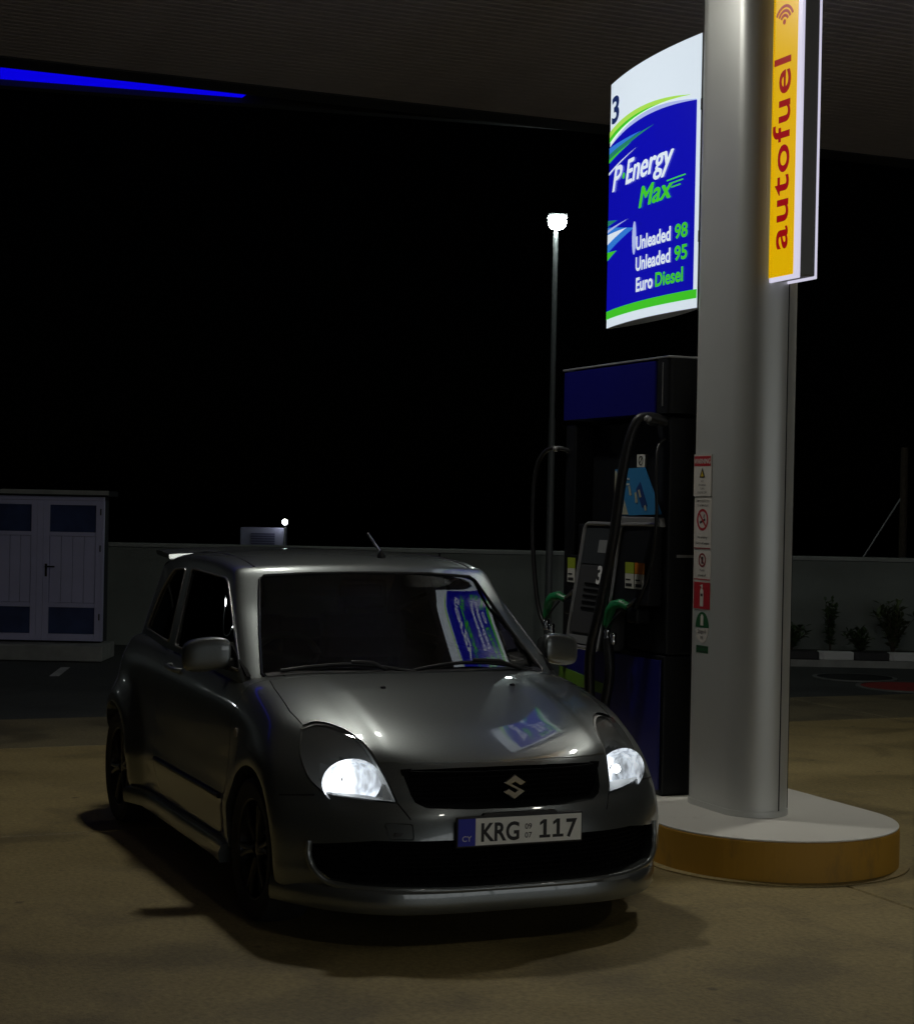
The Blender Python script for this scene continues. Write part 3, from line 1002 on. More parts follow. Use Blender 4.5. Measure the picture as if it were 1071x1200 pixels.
HOOD = [(x, y) for x, y in HOOD_H] + [(x, -y) for x, y in reversed(HOOD_H) if y > 1e-6]


def cut(me, poly, axis, a, b, op='DIFFERENCE'):
    return boolean(me, MB().prism(poly, axis, a, b).mesh(), op)


def keep_surface(me, bv, tol=.004):
    """faces that lie on the original skin"""
    bm = bmesh.new(); bm.from_mesh(me)
    kill = []
    for f in bm.faces:
        h = bv.find_nearest(f.calc_center_median())
        if h[0] is None or h[3] > tol: kill.append(f)
    bmesh.ops.delete(bm, geom=kill, context='FACES')
    bm.to_mesh(me); bm.free()
    return me


def drop_surface(me, bv, tol=.004, flip=True):
    bm = bmesh.new(); bm.from_mesh(me)
    kill = [f for f in bm.faces if (lambda h: h[0] is not None and h[3] <= tol)(bv.find_nearest(f.calc_center_median()))]
    bmesh.ops.delete(bm, geom=kill, context='FACES')
    if flip: bmesh.ops.reverse_faces(bm, faces=bm.faces[:])
    bm.to_mesh(me); bm.free()
    return me


car = thing('car', 'low grey three door hatchback with its headlights on, parked beside the pump', 'car', st(0, .005, 0), RZ)

body = body0.copy()
wells = MB()
for wx, rr in ((-.775, .335), (-3.155, .34)):
    for sg in (1, -1):
        a, b = (.46, 1.2) if sg > 0 else (-1.2, -.46)
        wells.cyl((wx, a, .30), (wx, b, .30), rr, n=40)
body = boolean(body, wells.mesh(), 'DIFFERENCE')

# headlights
heads = []
for sg, outline in ((1, HL), (-1, HL_R)):
    big = boolean(body0.copy(), MB().prism(outline, 'x', .2, -.72).mesh(), 'INTERSECT')
    body = cut(body, outline, 'x', .2, -.72)
    small = boolean(body0.copy(), MB().prism(offset_poly(outline, .004), 'x', .2, -.72).mesh(), 'INTERSECT')
    lens = keep_surface(small, BV)
    hl = link('headlight', lens, M['lens'], car, smooth=40)
    heads.append((sg, hl))
    hm = boolean(body0.copy(), MB().prism(offset_poly(outline, .006), 'x', .2, -.715).mesh(), 'INTERSECT')
    link('housing', drop_surface(hm, BV), M['hl_house'], hl, smooth=40)

# bonnet
body = cut(body, HOOD, 'z', .56, 2)
hood_me = boolean(body0.copy(), MB().prism(offset_poly(HOOD, .0045), 'z', .57, 2).mesh(), 'INTERSECT')
for sg, outline in ((1, HL), (-1, HL_R)):
    hood_me = boolean(hood_me, MB().prism(offset_poly(outline, -.005), 'x', .2, -.722).mesh(), 'DIFFERENCE')
hood_me = boolean(hood_me, MB().prism(GRILLE, 'x', .2, -.19).mesh(), 'DIFFERENCE')

# openings in the nose
body = cut(body, GRILLE, 'x', .2, -.19)
body = cut(body, INTAKE, 'x', .2, -.42)
tow_me = keep_surface(boolean(body0.copy(), MB().prism(offset_poly(TOW, .003), 'x', .2, -.3).mesh(), 'INTERSECT'), BV)
body = cut(body, TOW, 'x', .2, -.16)

# doors
doors = []
for sg in (1, -1):
    a, b = (.60, 1.2) if sg > 0 else (-1.2, -.60)
    dm = boolean(body0.copy(), MB().prism(offset_poly(DOOR, .004), 'y', a, b).mesh(), 'INTERSECT')
    body = cut(body, DOOR, 'y', a - .01 * sg, b) if sg > 0 else cut(body, DOOR, 'y', a, b + .01)
    doors.append((sg, dm))
link('body', body, M['paint'], car, smooth=32)
hood = link('hood', hood_me, M['paint'], car, smooth=32)
for sg, dm in doors:
    d = link('door', dm, M['paint'], car, smooth=32)
    hy = side_y(-2.22, .90, sg)
    mb = MB()
    mb.tube(curve2([(-2.13, hy - .004 * sg, .895), (-2.15, hy + .026 * sg, .898), (-2.22, hy + .034 * sg, .903), (-2.30, hy + .026 * sg, .905), (-2.32, hy - .004 * sg, .905)], 4), .012, 8)
    mb.build('handle', M['paint'], d, smooth=40)
    # rub strip low on the door
    st_ = [(x, side_y(x, .44, sg) + .004 * sg, .44 + (.0)) for x in [-1.24 - i * .116 for i in range(11)]]
    MB().tube(st_, .012, 8).build('rub_strip', M['black'], d, smooth=40)

tow = link('tow_cover', tow_me, M['paint'], car, smooth=32)
tx = front_x(-.465, .456)
MB().box(tx - .004, tx + .004, -.486, -.448, .452, .463).build('slot', M['black'], tow)

# headlight innards: bowl, bulb, dark bezel
for sg, hl in heads:
    cy, cz = .592 * sg, .632
    bx = front_x(.57 * sg, .635) - .03
    bz = hl.data.copy()
    bm = bmesh.new(); bm.from_mesh(bz)
    kill = []
    for f in bm.faces:
        c = f.calc_center_median()
        if math.hypot((c.y - cy) / .108, (c.z - cz) / .090) < 1: kill.append(f)
    bmesh.ops.delete(bm, geom=kill, context='FACES')
    for v_ in bm.verts: v_.co.x -= .034; v_.co.y -= .010 * sg
    bm.to_mesh(bz); bm.free()
    link('bezel', bz, M['hl_house'], hl, smooth=50)
    bowl = MB()
    n, prof = 40, [(.013, -.085), (.03, -.080), (.05, -.066), (.07, -.044), (.085, -.016), (.095, .0)]
    vs, fs = [], []
    for r, h in prof:
        for k in range(n):
            a = 2 * math.pi * k / n
            vs.append((bx + h - .28 * abs(math.cos(a)) * r * (1 if math.cos(a) * sg > 0 else -.45), cy + r * 1.22 * math.cos(a), cz + r * .98 * math.sin(a)))
    fs = [(i * n + k, i * n + (k + 1) % n, (i + 1) * n + (k + 1) % n, (i + 1) * n + k) for i in range(len(prof) - 1) for k in range(n)]
    bowl.add(vs, fs)
    bo = bowl.build('reflector', M['reflector'], hl, smooth=60)
    MB().lathe([(.001, 0), (.016, .004), (.019, .02), (.012, .036), (.001, .042)], 'x', 16, (bx - .075, cy, cz)).build('bulb', M['bulb'], hl, smooth=60)

# dark bay behind the nose openings
bay = MB()
bay.prism(offset_poly(GRILLE, -.004), 'x', -.165, -.175)
bay.build('grille_back', M['black_gloss'], car)
gr = MB()
gmesh = MB()
for k in range(7):
    z = .565 + k * .0195
    pts = []
    for j in range(25):
        y = -.395 + .79 * j / 24
        y = max(-.40 + max(0, (.585 - z)) * .5, min(y, .40 - max(0, (.585 - z)) * .5))
        pts.append(((front_x(y, .62) or -.1) - .035, y, z - .004 * (1 - (y / .4) ** 2) * 0))
    gmesh.tube(pts, .0035, 6)
gmesh.build('grille', M['black_gloss'], car, smooth=50)
ib = MB(); ib.prism(offset_poly(INTAKE, -.003), 'x', -.33, -.34)
ib.build('intake_back', M['black_gloss'], car)
im = MB()
for k in range(9):
    z = .272 + k * .0185
    pts = []
    for j in range(31):
        y = -.74 + 1.48 * j / 30
        fx = front_x(y, .34)
        pts.append(((fx if fx is not None else -.4) - .05, y, z))
    im.tube(pts, .0035, 6)
for j in range(41):
    y = -.72 + 1.44 * j / 40
    fx = front_x(y, .34)
    im.cyl((fx - .052, y, .262), (fx - .052, y, .425), .003, n=6)
im.build('intake_mesh', M['black_gloss'], car, smooth=50)
# bright raised rim round the sides and bottom of the intake
rim_pts = []
for (y, z) in curve2([(.757, .412), (.758, .36), (.743, .306), (.70, .262), (.62, .250), (.3, .245), (0, .244), (-.3, .245), (-.62, .250), (-.70, .262), (-.743, .306), (-.758, .36), (-.757, .412)], 6):
    fx = front_x(y, z)
    if fx is not None: rim_pts.append((fx + .002, y, z))
MB().tube(rim_pts, .013, 10).build('intake_rim', M['paint'], car, smooth=60)

# chin spoiler
lip = MB()
plan = []
for j in range(61):
    v = -1 + 2 * j / 60
    y = v * .845
    x = -.012 - .47 * abs(v) ** 4.2
    plan.append((x, y))
prof = [(-.10, .250), (.002, .247), (.013, .236), (.019, .200), (.017, .170), (.006, .156), (-.10, .158)]
vs = []
for i, (x, y) in enumerate(plan):
    a = plan[max(i - 1, 0)]; b = plan[min(i + 1, 60)]
    t = Vector((b[0] - a[0], b[1] - a[1])).normalized(); nn = Vector((t.y, -t.x))
    if nn.x < 0: nn = -nn
    fade = 1 - .35 * abs(y / .845) ** 6
    for (o_, z) in prof:
        vs.append((x + nn.x * o_ * fade, y + nn.y * o_ * fade, z))
m = len(prof)
fs = [(i * m + k, i * m + (k + 1) % m, (i + 1) * m + (k + 1) % m, (i + 1) * m + k) for i in range(60) for k in range(m)]
fs += [tuple(range(m)), tuple(range(60 * m + m - 1, 60 * m - 1, -1))]
lip.add(vs, fs).build('front_lip', M['paint'], car, smooth=35)
# side skirts
for sg in (1, -1):
    sk = MB()
    pr = [(0, .25), (.022, .245), (.034, .215), (.026, .17), (-.05, .17), (-.05, .25)]
    vs = []
    xs = [-1.14 - i * .165 for i in range(11)]
    for x in xs:
        yb = side_y(x, .30, sg)
        for o_, z in pr: vs.append((x, yb + sg * (o_ - .006), z))
    fs = [(i * 6 + k, i * 6 + (k + 1) % 6, (i + 1) * 6 + (k + 1) % 6, (i + 1) * 6 + k) for i in range(10) for k in range(6)]
    fs += [tuple(range(6)), tuple(range(65, 59, -1))]
    sk.add(vs, fs).build('side_skirt', M['paint'], car, smooth=35)
# floor pan hides the light under the sill
MB().box(-3.5, -.25, -.60, .60, .16, .22).build('underbody', M['black'], car)

# registration plate ------------------------------------------------
px = front_x(0, .467) + .016
pl = MB().box(px - .014, px, -.268, .268, .408, .528).build('number_plate', M['black'], car, bevel=.004)
MB().box(px - .010, px + .002, -.19, .262, .416, .520).build('plate_face', M['plate_white'], pl, bevel=.001)
MB().box(px - .010, px + .002, -.262, -.1903, .416, .520).build('country_band', M['plate_blue'], pl, bevel=.001)
MB().prism([(-.16, .527), (.16, .527), (.15, .537), (-.15, .537)], 'x', px - .02, px - .002).build('plate_bracket', M['black'], pl)


def plate_text(s, y, z, size, m, bold=0.0, sx=1.0, name='lettering'):
    vs, fs = text_geo(s, size, bold, align='CENTER', sx=sx)
    mb = MB(); flat_geo(mb, vs, fs, lambda a, b: (px + .0032, y + a, z + b))
    return mb.build(name, m, pl, fix=False)


plate_text('KRG', -.087, .432, .098, M['plate_ink'], .0024, .86)


def one(y):
    mb = MB()
    for k, pg in enumerate(([(y - .007, .4435), (y + .0075, .4435), (y + .0075, .5035), (y - .007, .5035)],
                            [(y - .0235, .432), (y + .0235, .432), (y + .0235, .4434), (y - .0235, .4434)],
                            [(y - .0072, .5033), (y - .0072, .489), (y - .022, .4805), (y - .022, .492)])):
        mb.add([(px + .0032, a, b) for a, b in pg], [(0, 1, 2, 3)])
    mb.build('lettering', M['plate_ink'], pl, fix=False)


one(.103); one(.160)
plate_text('7', .216, .432, .098, M['plate_ink'], .0024, .95)
plate_text('09', .032, .470, .030, M['plate_ink'], .0004, 1.0)
plate_text('07', .032, .436, .030, M['plate_ink'], .0004, 1.0)
plate_text('CY', -.227, .434, .030, M['plate_silver'], .0004, 1.0)

# badge: a folded S in a diamond --------------------------------------
bz, bh, bw = .624, .049, .050
bx_ = front_x(0, .624) + .001
S1 = [(0, 1), (.98, .36), (.52, .08), (.0, .40), (-.22, .26), (.95, -.36), (0, -1.0), (-.98, -.36), (-.52, -.08), (0, -.40), (.22, -.26), (-.95, .36)]
MB().prism([(y * bw, bz + z * bh) for y, z in S1], 'x', bx_ - .012, bx_ + .004).build('badge', M['chrome'], car, bevel=.003)

# greenhouse ---------------------------------------------------------
house = boolean(house0.copy(), house_in, 'DIFFERENCE')
house = cut(house, WIND, 'x', -.4, -1.95)
for poly in (DOORWIN, QUARTER):
    house = cut(house, poly, 'y', -1.2, 1.2)
REAR = roundpoly([(-.52, 1.02), (.52, 1.02), (.44, 1.33), (-.44, 1.33)], .06, 4)
house = cut(house, REAR, 'x', -2.9, -4.0)
roof = link('roof', house, M['paint'], car, smooth=32)
for nm, poly, axis, a, b, m in (('windscreen', WIND, 'x', -.4, -1.95, 'windscreen'), ('rear_window', REAR, 'x', -2.9, -4.0, 'side_glass')):
    g = keep_surface(boolean(house0.copy(), MB().prism(offset_poly(poly, -.004), axis, a, b).mesh(), 'INTERSECT'), HV)
    for vt in g.vertices: vt.co.x += -.004 if nm == 'windscreen' else .004
    link(nm, g, M[m], car, smooth=60)
for sg in (1, -1):
    a, b = (.3, 1.2) if sg > 0 else (-1.2, -.3)
    for nm, poly in (('door_window', DOORWIN), ('quarter_window', QUARTER)):
        g = keep_surface(boolean(house0.copy(), MB().prism(offset_poly(poly, -.004), 'y', a, b).mesh(), 'INTERSECT'), HV)
        for vt in g.vertices: vt.co.y -= .005 * sg
        w = link(nm, g, M['side_glass'], car, smooth=60)
        # rubber-and-chrome trim round the opening
        tr = []
        for (x, z) in poly:
            h = HV.ray_cast(Vector((x, sg * 3, z)), Vector((0, -sg, 0)))
            if h[0]: tr.append((x, h[0].y + .001 * sg, z))
        MB().tube(tr, .006, 6, closed=True).build('window_trim', M['trim'], w, smooth=60)
# black windscreen surround
ws = []
for (y, z) in WIND:
    h = HV.ray_cast(Vector((1, y, z)), Vector((-1, 0, 0)))
    if h[0]: ws.append((h[0].x + .002, y, z))
MB().tube(ws, .007, 6, closed=True).build('windscreen_seal', M['black'], car, smooth=60)
# roof gutters running back from the pillars
for sg in (1, -1):
    gp = []
    for i in range(16):
        x = -1.80 - 1.45 * i / 15
        y = sg * (.545 - .06 * max(0, (-x - 2.7)))
        z = top_z(x, y, HV)
        if z: gp.append((x, y, z))
    MB().tube(gp, .005, 6).build('roof_gutter', M['black'], car, smooth=60)
# cowl and wipers
cw = MB()
cowl_row = []
for j in range(31):
    y = -.66 + 1.32 * j / 30
    xa, xb = -1.058 - .12 * abs(y / .66) ** 2.2, -1.20 - .10 * abs(y / .66) ** 2
    cowl_row.append(((xa, y, (top_z(xa, y) or .97) + .004), (xb, y, .985)))
vs = [p for q in cowl_row for p in q]
cw.add(vs, [(2 * i, 2 * i + 1, 2 * i + 3, 2 * i + 2) for i in range(30)])
cw.build('cowl', M['black'], car, smooth=60)


def on_screen(y, z, lift=.012):
    h = HV.ray_cast(Vector((1, y, z)), Vector((-1, 0, 0)))
    return (h[0].x + lift, y, z + lift * .8)


for (y0, y1, py) in ((.60, -.02, .42), (.02, -.60, -.22)):
    pts = [on_screen(y0 + (y1 - y0) * t, .958 + .032 * math.sin(math.pi * t) + .012 * t) for t in [i / 14 for i in range(15)]]
    w = MB().tube(pts, .008, 6).build('wiper', M['black'], car, smooth=60)
    mid = pts[7]
    MB().tube([(-1.12, py + .10, .975), (mid[0] + .05, (py + mid[1]) / 2 + .05, mid[2] + .01), (mid[0] + .012, mid[1], mid[2] + .012)], .009, 6).build('wiper_arm', M['black'], w, smooth=60)
# shut line between wing and bumper, from the lamp to the wheel arch
for sg in (1, -1):
    pts = []
    for i in range(9):
        x = -.335 - .115 * i / 8
        z = .580 - .012 * i / 8
        yy = side_y(x, z, sg)
        if yy is not None: pts.append((x, yy - .001 * sg, z))
    MB().tube(pts, .0035, 6).build('shut_line', M['seam'], car)
# shut line down from the lamp's inner corner
for sg in (1, -1):
    pts = [((front_x(y, z) or -.1) - .0005, y, z) for y, z in [(sg * (.455 - .035 * i / 6), .566 - .055 * i / 6) for i in range(7)]]
    MB().tube(pts, .003, 6).build('shut_line', M['seam'], car)
# washer jets on the bonnet
for y in (-.27, .33):
    MB().lathe([(.012, 0), (.011, .008), (.004, .012)], 'z', 10, (-.80, y, top_z(-.80, y) - .001)).build('washer_jet', M['black'], car, smooth=50)
# aerial
ax, ay = -1.93, .135
az = top_z(ax, ay, HV)
ant = MB().lathe([(.022, -.002), (.02, .012), (.009, .028), (.006, .036)], 'z', 14, (ax, ay, az)).build('aerial', M['black'], car, smooth=50)
MB().cyl((ax - .012, ay - .003, az + .03), (ax - .10, ay - .035, az + .115), .008, .007, n=8).build('aerial_rod', M['steel'], ant, smooth=50)
# tail spoiler over the rear window
sp = MB()
vs = []
for j in range(25):
    v = -1 + 2 * j / 24
    y = v * .60
    xb = -3.56 + .07 * abs(v) ** 3
    zt = 1.452 - .022 * v * v
    for (x, z) in ((-3.20, zt - .035), (-3.22, zt - .012), (-3.40, zt + .004), (xb, zt + .004), (xb - .012, zt - .006), (xb, zt - .020), (-3.40, zt - .026)):
        vs.append((x, y, z))
fs = [(i * 7 + k, i * 7 + (k + 1) % 7, (i + 1) * 7 + (k + 1) % 7, (i + 1) * 7 + k) for i in range(24) for k in range(7)]
fs += [tuple(range(7)), tuple(range(24 * 7 + 6, 24 * 7 - 1, -1))]
sp.add(vs, fs).build('roof_spoiler', M['paint'], car, smooth=35)
# door mirrors
for sg in (1, -1):
    def mir(u, v, w):
        # u front->back, v across, w up
        wy = .105 * (1 - .12 * u)
        zz = (w - .5) * (.155 - .03 * abs(v) ** 2)
        return (-1.39 - .10 * u + .03 * v * sg * -1, sg * .868 + v * wy + .0, 1.035 + zz + .012 * v * sg * -1)
    mm = mapped_box(2, 3, 2, mir, 3)
    mo = link('mirror', mm, M['paint'], car, smooth=50)
    MB().tube([(-1.44, sg * .70, .985), (-1.44, sg * .76, .99), (-1.435, sg * .80, 1.005)], [.035, .03, .028], 10).build('mirror_stalk', M['black'], mo, smooth=50)
    MB().prism(roundpoly([(sg * .778, .985), (sg * .948, .99), (sg * .953, 1.085), (sg * .783, 1.09)], .03), 'x', -1.4915, -1.496).build('mirror_glass', M['mirror_glass'], mo)
    MB().prism([(-1.22, .955), (-1.45, .965), (-1.50, 1.085)], 'y', sg * .722, sg * .742).build('mirror_base', M['black_gloss'], mo)
    # side repeater lamp on the wing
    ry = side_y(-1.06, .735, sg)
    MB().lathe([(.022, -.004), (.02, .006), (.010, .011), (.001, .012)], 'y' , 14, (-1.06, ry if sg > 0 else ry, .735)).build('side_repeater', M['lens_clear'], car, smooth=50)
# tail lamps
TAIL = roundpoly([(-3.46, .70), (-3.80, .72), (-3.80, .98), (-3.44, .96)], .03)
for sg in (1, -1):
    a, b = (.3, 1.2) if sg > 0 else (-1.2, -.3)
    tl = keep_surface(boolean(body0.copy(), MB().prism(TAIL, 'y', a, b).mesh(), 'INTERSECT'), BV)
    for vt in tl.vertices: vt.co += Vector((-.002, .003 * sg, 0))
    link('tail_light', tl, M['tail'], car, smooth=50)
# wheels
def wheel(cx, cy, sg):
    t = MB()
    prof = [(.196, -.085), (.235, -.100), (.272, -.102), (.287, -.090), (.294, -.06), (.295, 0), (.294, .06), (.287, .090), (.272, .102), (.235, .100), (.196, .085)]
    t.lathe(prof, 'y', 56, (0, 0, 0), cap=False)
    tmp = MB(); tmp.add([(x + cx, y + cy, z + .295) for x, y, z in t.v], t.f)
    w = tmp.build('wheel', M['rubber'], car, smooth=35)
    rm = MB(); rm.lathe([(.200, -.09), (.205, -.092), (.198, -.06), (.185, -.03), (.185, .05), (.198, .07), (.205, .092), (.200, .093), (.19, .07), (.178, .05)], 'y', 48, (cx, cy, .295), cap=False)
    rm.build('rim', M['rim'], w, smooth=40)
    spk = MB()
    for k in range(6):
        a = 2 * math.pi * k / 6 + .2
        for da in (-.11, .11):
            c0 = (cx + .04 * math.cos(a), cy + sg * .062, .295 + .04 * math.sin(a))
            c1 = (cx + .115 * math.cos(a + da * .6), cy + sg * .074, .295 + .115 * math.sin(a + da * .6))
            c2 = (cx + .192 * math.cos(a + da), cy + sg * .078, .295 + .192 * math.sin(a + da))
            spk.tube([c0, c1, c2], [.019, .013, .012], 8)
    spk.lathe([(.055, .04), (.055, .06), (.03, .072), (.001, .074)] if sg > 0 else [(.055, -.04), (.055, -.06), (.03, -.072), (.001, -.074)], 'y', 20, (cx, cy, .295))
    spk.build('spokes', M['rim'], w, smooth=40)
    MB().lathe([(.13, -.012), (.13, .012)], 'y', 32, (cx, cy - sg * .01, .295)).build('brake_disc', M['steel'], w, smooth=40)


for sg in (1, -1):
    wheel(-.775, sg * .745, sg)
    wheel(-3.155, sg * .775, sg)
# cabin
MB().prism([(-1.30, .90), (-1.34, .97), (-1.55, .985), (-1.72, .96), (-1.76, .80), (-1.30, .62)], 'y', -.66, .66).build('dashboard', M['interior'], car, bevel=.015)
MB().box(-3.4, -1.2, -.68, .68, .38, .42).build('cabin_floor', M['interior'], car)
for y in (-.34, .34):
    s_ = MB().prism(roundpoly([(-2.05, .62), (-2.60, .58), (-2.60, .44), (-2.05, .46)], .05), 'y', y - .24, y + .24).build('seat', M['interior'], car, bevel=.03)
    MB().prism(roundpoly([(-2.50, .60), (-2.70, 1.13), (-2.80, 1.12), (-2.64, .56)], .04), 'y', y - .23, y + .23).build('backrest', M['interior'], s_, bevel=.03)
    MB().prism(roundpoly([(-2.69, 1.16), (-2.71, 1.31), (-2.79, 1.30), (-2.77, 1.15)], .03), 'y', y - .13, y + .13).build('headrest', M['interior'], s_, bevel=.03)
MB().prism(roundpoly([(-3.0, .60), (-3.2, 1.08), (-3.3, 1.06), (-3.1, .56)], .04), 'y', -.6, .6).build('rear_bench', M['interior'], car, bevel=.03)
sw = MB()
cs = Vector((-1.93, -.36, .92)); dn = Vector((-.90, 0, .42)).normalized(); up = Vector((.42, 0, .90)).normalized()
sw.tube([cs + (Vector((0, 1, 0)) * math.cos(t) + up * math.sin(t)) * .185 for t in [2 * math.pi * i / 32 for i in range(32)]], .016, 8, closed=True)
for t in (.1, math.pi - .1, 1.5 * math.pi):
    sw.tube([cs - dn * .03, cs + (Vector((0, 1, 0)) * math.cos(t) + up * math.sin(t)) * .18], .018, 6)
sw.cyl(cs - dn * .06, cs + dn * .01, .06, .05, 14)
sw.build('steering_wheel', M['wheel_leather'], car, smooth=50)
MB().box(-1.86, -1.835, -.11, .11, 1.265, 1.325).build('interior_mirror', M['black'], car, bevel=.01)

# ------------------------------------------------------------------ fuel dispenser
PX, PY = -2.62, 1.98
pump = thing('fuel_dispenser', 'tall blue and black fuel dispenser numbered 3 with green nozzles behind the car', 'fuel pump', st(PX, PY, .2), RZ)
# local: x along the lane (near end +.64), y: -.24 is the face towards the parked car
MB().prism([(-.60, .0), (.64, .0), (.64, .74), (-.60, .74)], 'y', -.22, .22).build('base_cabinet', M['pump_dark'], pump, bevel=.01)
MB().box(-.58, .62, -.20, .20, .742, 1.22).build('nozzle_bay', M['pump_dark'], pump, bevel=.01)
MB().box(.50, .645, -.215, .215, .745, 2.0).build('end_panel', M['pump_dark'], pump, bevel=.012)
MB().box(-.58, -.46, -.215, .215, .745, 2.0).build('end_panel', M['pump_dark'], pump, bevel=.012)
MB().box(-.45, .49, -.19, .19, 1.225, 1.42).build('top_bay', M['pump_dark'], pump, bevel=.01)
MB().box(-.45, .49, -.10, .10, 1.422, 2.0).build('mast_panel', M['pump_dark'], pump, bevel=.01)
MB().box(.64, .6475, -.16, .16, 1.26, 1.275).build('handle', M['frame_grey'], pump)
# blue header
hd = MB().prism(roundpoly([(-.585, -.235), (.515, -.235), (.515, .235), (-.585, .235)], .02, 3), 'z', 2.025, 2.305).build('header', M['pump_blue_lit'], pump)
MB().prism(roundpoly([(.518, -.237), (.66, -.237), (.66, .237), (.518, .237)], .03, 3), 'z', 2.022, 2.312).build('header_end', M['pump_dark'], hd)
MB().box(-.59, .66, -.24, .24, 2.3125, 2.324).build('header_cap', M['frame_grey'], hd, bevel=.003)
MB().box(.60, .606, -.242, -.238, 2.06, 2.29).build('header_edge', M['frame_grey'], hd)
MB().box(-.5, .58, -.09, .09, 2.001, 2.021).build('header_neck', M['pump_dark'], hd)
for side in (-1, 1):
    S = side
    # lower blue cladding with a green band
    MB().box(-.56, .05, min(S * .222, S * .236), max(S * .222, S * .236), .34, .715).build('blue_panel', M['pump_blue'], pump, bevel=.004)
    MB().prism([(-.56, .50), (.05, .47), (.05, .525), (-.56, .585)], 'y', S * .2362, S * .2400).build('green_stripe', M['pump_green'], pump)
    MB().box(.06, .62, min(S * .222, S * .234), max(S * .222, S * .234), .03, .715).build('blue_panel', M['pump_blue'], pump, bevel=.004)
    # leaning centre console: foot further out than the top
    prof = [(.19, .725), (.355, .725), (.365, .76), (.265, 1.40), (.245, 1.425), (.19, 1.425)]
    con = MB().prism([(S * a, z) for a, z in prof], 'x', -.20, .16)
    con = con.build('console', M['panel_grey'], pump, bevel=.008)

    def cpt(x, z, lift):       # point on the leaning face
        t = (z - .76) / (1.40 - .76)
        return (x, S * (.365 - .100 * t + lift * .988), z + lift * .154)
    frm = MB()
    loop = roundpoly([(-.205, .735), (.165, .735), (.165, 1.425), (-.205, 1.425)], [.012, .012, .05, .05], 5)
    frm.tube([cpt(x, z, .002) for x, z in loop], .013, 8, closed=True)
    frm.build('console_frame', M['frame_grey'], con, smooth=50)

    def cquad(x0, x1, z0, z1, m, nm, lift, th=.006):
        mb = MB()
        mb.add([cpt(x, z, l) for l in (lift - th, lift) for x, z in ((x0, z0), (x1, z0), (x1, z1), (x0, z1))],
               [(0, 1, 2, 3), (4, 5, 6, 7), (0, 1, 5, 4), (1, 2, 6, 5), (2, 3, 7, 6), (3, 0, 4, 7)])
        return mb.build(nm, m, con)
    cquad(-.185, .145, 1.20, 1.40, M['display'], 'display', .004)
    cquad(.0, .115, 1.265, 1.335, M['frame_grey'], 'display_label', .007, .004)
    cquad(-.185, .145, .755, .80, M['frame_grey'], 'foot_bar', .010)
    cquad(-.165, .125, .815, .92, M['panel_grey'], 'card_flap', .016)
    for k in range(5):
        cquad(-.10, .10, .945 + k * .034, .958 + k * .034, M['black_gloss'], 'speaker_slot', .006)
    v, f = text_geo('3', .135, .004)
    a = (min(p[0] for p in v) + max(p[0] for p in v)) / 2
    mb = MB(); mb.add([cpt(-S * (p[0] - a) * 1.0 + .065, 1.095 + p[1], .0085) if S > 0 else cpt((p[0] - a) + .065, 1.095 + p[1], .0085) for p in v], f)
    mb.build('lettering', M['white_ink'], con, fix=False)
    # bay beside the console: silver edge and shade panel, leaning the same way
    bay = MB()
    bay.tube([(.585, S * .255, 1.432), (.24, S * .262, 1.428), (.215, S * .266, 1.405), (.205, S * .285, 1.20), (.195, S * .31, .99)], .010, 8)
    bay.build('bay_frame', M['frame_grey'], pump, smooth=50)
    MB().prism([(S * .19, 1.00), (S * .30, 1.00), (S * .25, 1.425), (S * .19, 1.425)], 'x', .215, .585).build('bay_hood', M['pump_dark'], pump, bevel=.006)
    # product labels on both sides of the console
    for (x0, cols) in ((.335, ('label_lime', 'label_orange')), (-.36, ('label_lime',))):
        for k, c in enumerate(cols):
            xa = x0 + k * .108
            lb_ = MB().box(xa, xa + .095, min(S * .292, S * .297), max(S * .292, S * .297), 1.165, 1.225).build('product_label', M[c], pump)
            MB().box(xa, xa + .095, min(S * .292, S * .297), max(S * .292, S * .297), 1.085, 1.1645).build('price_card', M['label_white'], lb_)
            MB().box(xa + .01, xa + .075, min(S * .297, S * .2985), max(S * .297, S * .2985), 1.095, 1.112).build('print', M['ink'], lb_)
            MB().box(xa + .01, xa + .06, min(S * .297, S * .2985), max(S * .297, S * .2985), 1.128, 1.136).build('print', M['ink'], lb_)
    MB().box(-.385, -.25, min(S * .21, S * .291), max(S * .21, S * .291), 1.06, 1.24).build('label_holder', M['pump_dark'], pump, bevel=.004)
    # nozzles, boots and hoses
    for (x, up) in ((.36, 1), (-.40, 1)):
        nb = MB()
        y = S * .30
        nb.tube(curve2([(x + .02, y, .985), (x - .02, y + S * .02, 1.0), (x - .09, y + S * .03, .985), (x - .14, y + S * .03, .93), (x - .155, y + S * .03, .86)], 5), [.022] * 5 + [.03] * 5 + [.036] * 5 + [.030] * 5 + [.02], 12, flat=.75)
        nz = nb.build('nozzle', M['nozzle_green'], pump, smooth=50)
        MB().tube([(x + .02, y, .985), (x + .10, y - S * .015, 1.035), (x + .15, y - S * .04, 1.075)], .012, 10).build('spout', M['steel'], nz, smooth=50)
        MB().tube(curve2([(x - .01, y + S * .02, .97), (x - .03, y + S * .055, .92), (x - .10, y + S * .06, .86)], 4), .006, 6).build('trigger', M['black'], nz, smooth=50)
        MB().box(x + .02, x + .13, min(S * .22, S * .31), max(S * .22, S * .31), .90, .985).build('nozzle_boot', M['pump_dark'], pump, bevel=.015)
        swv = MB()
        for k in range(2):
            xx, yy = x - .155, y + S * .03
            swv.lathe([(.016, .80 - k * .0), (.02, .815), (.015, .83), (.02, .845), (.016, .86)], 'z', 12, (xx + k * .07, yy, -.005 - .02 * k))
        swv.build('swivel', M['chrome'], pump, smooth=50)
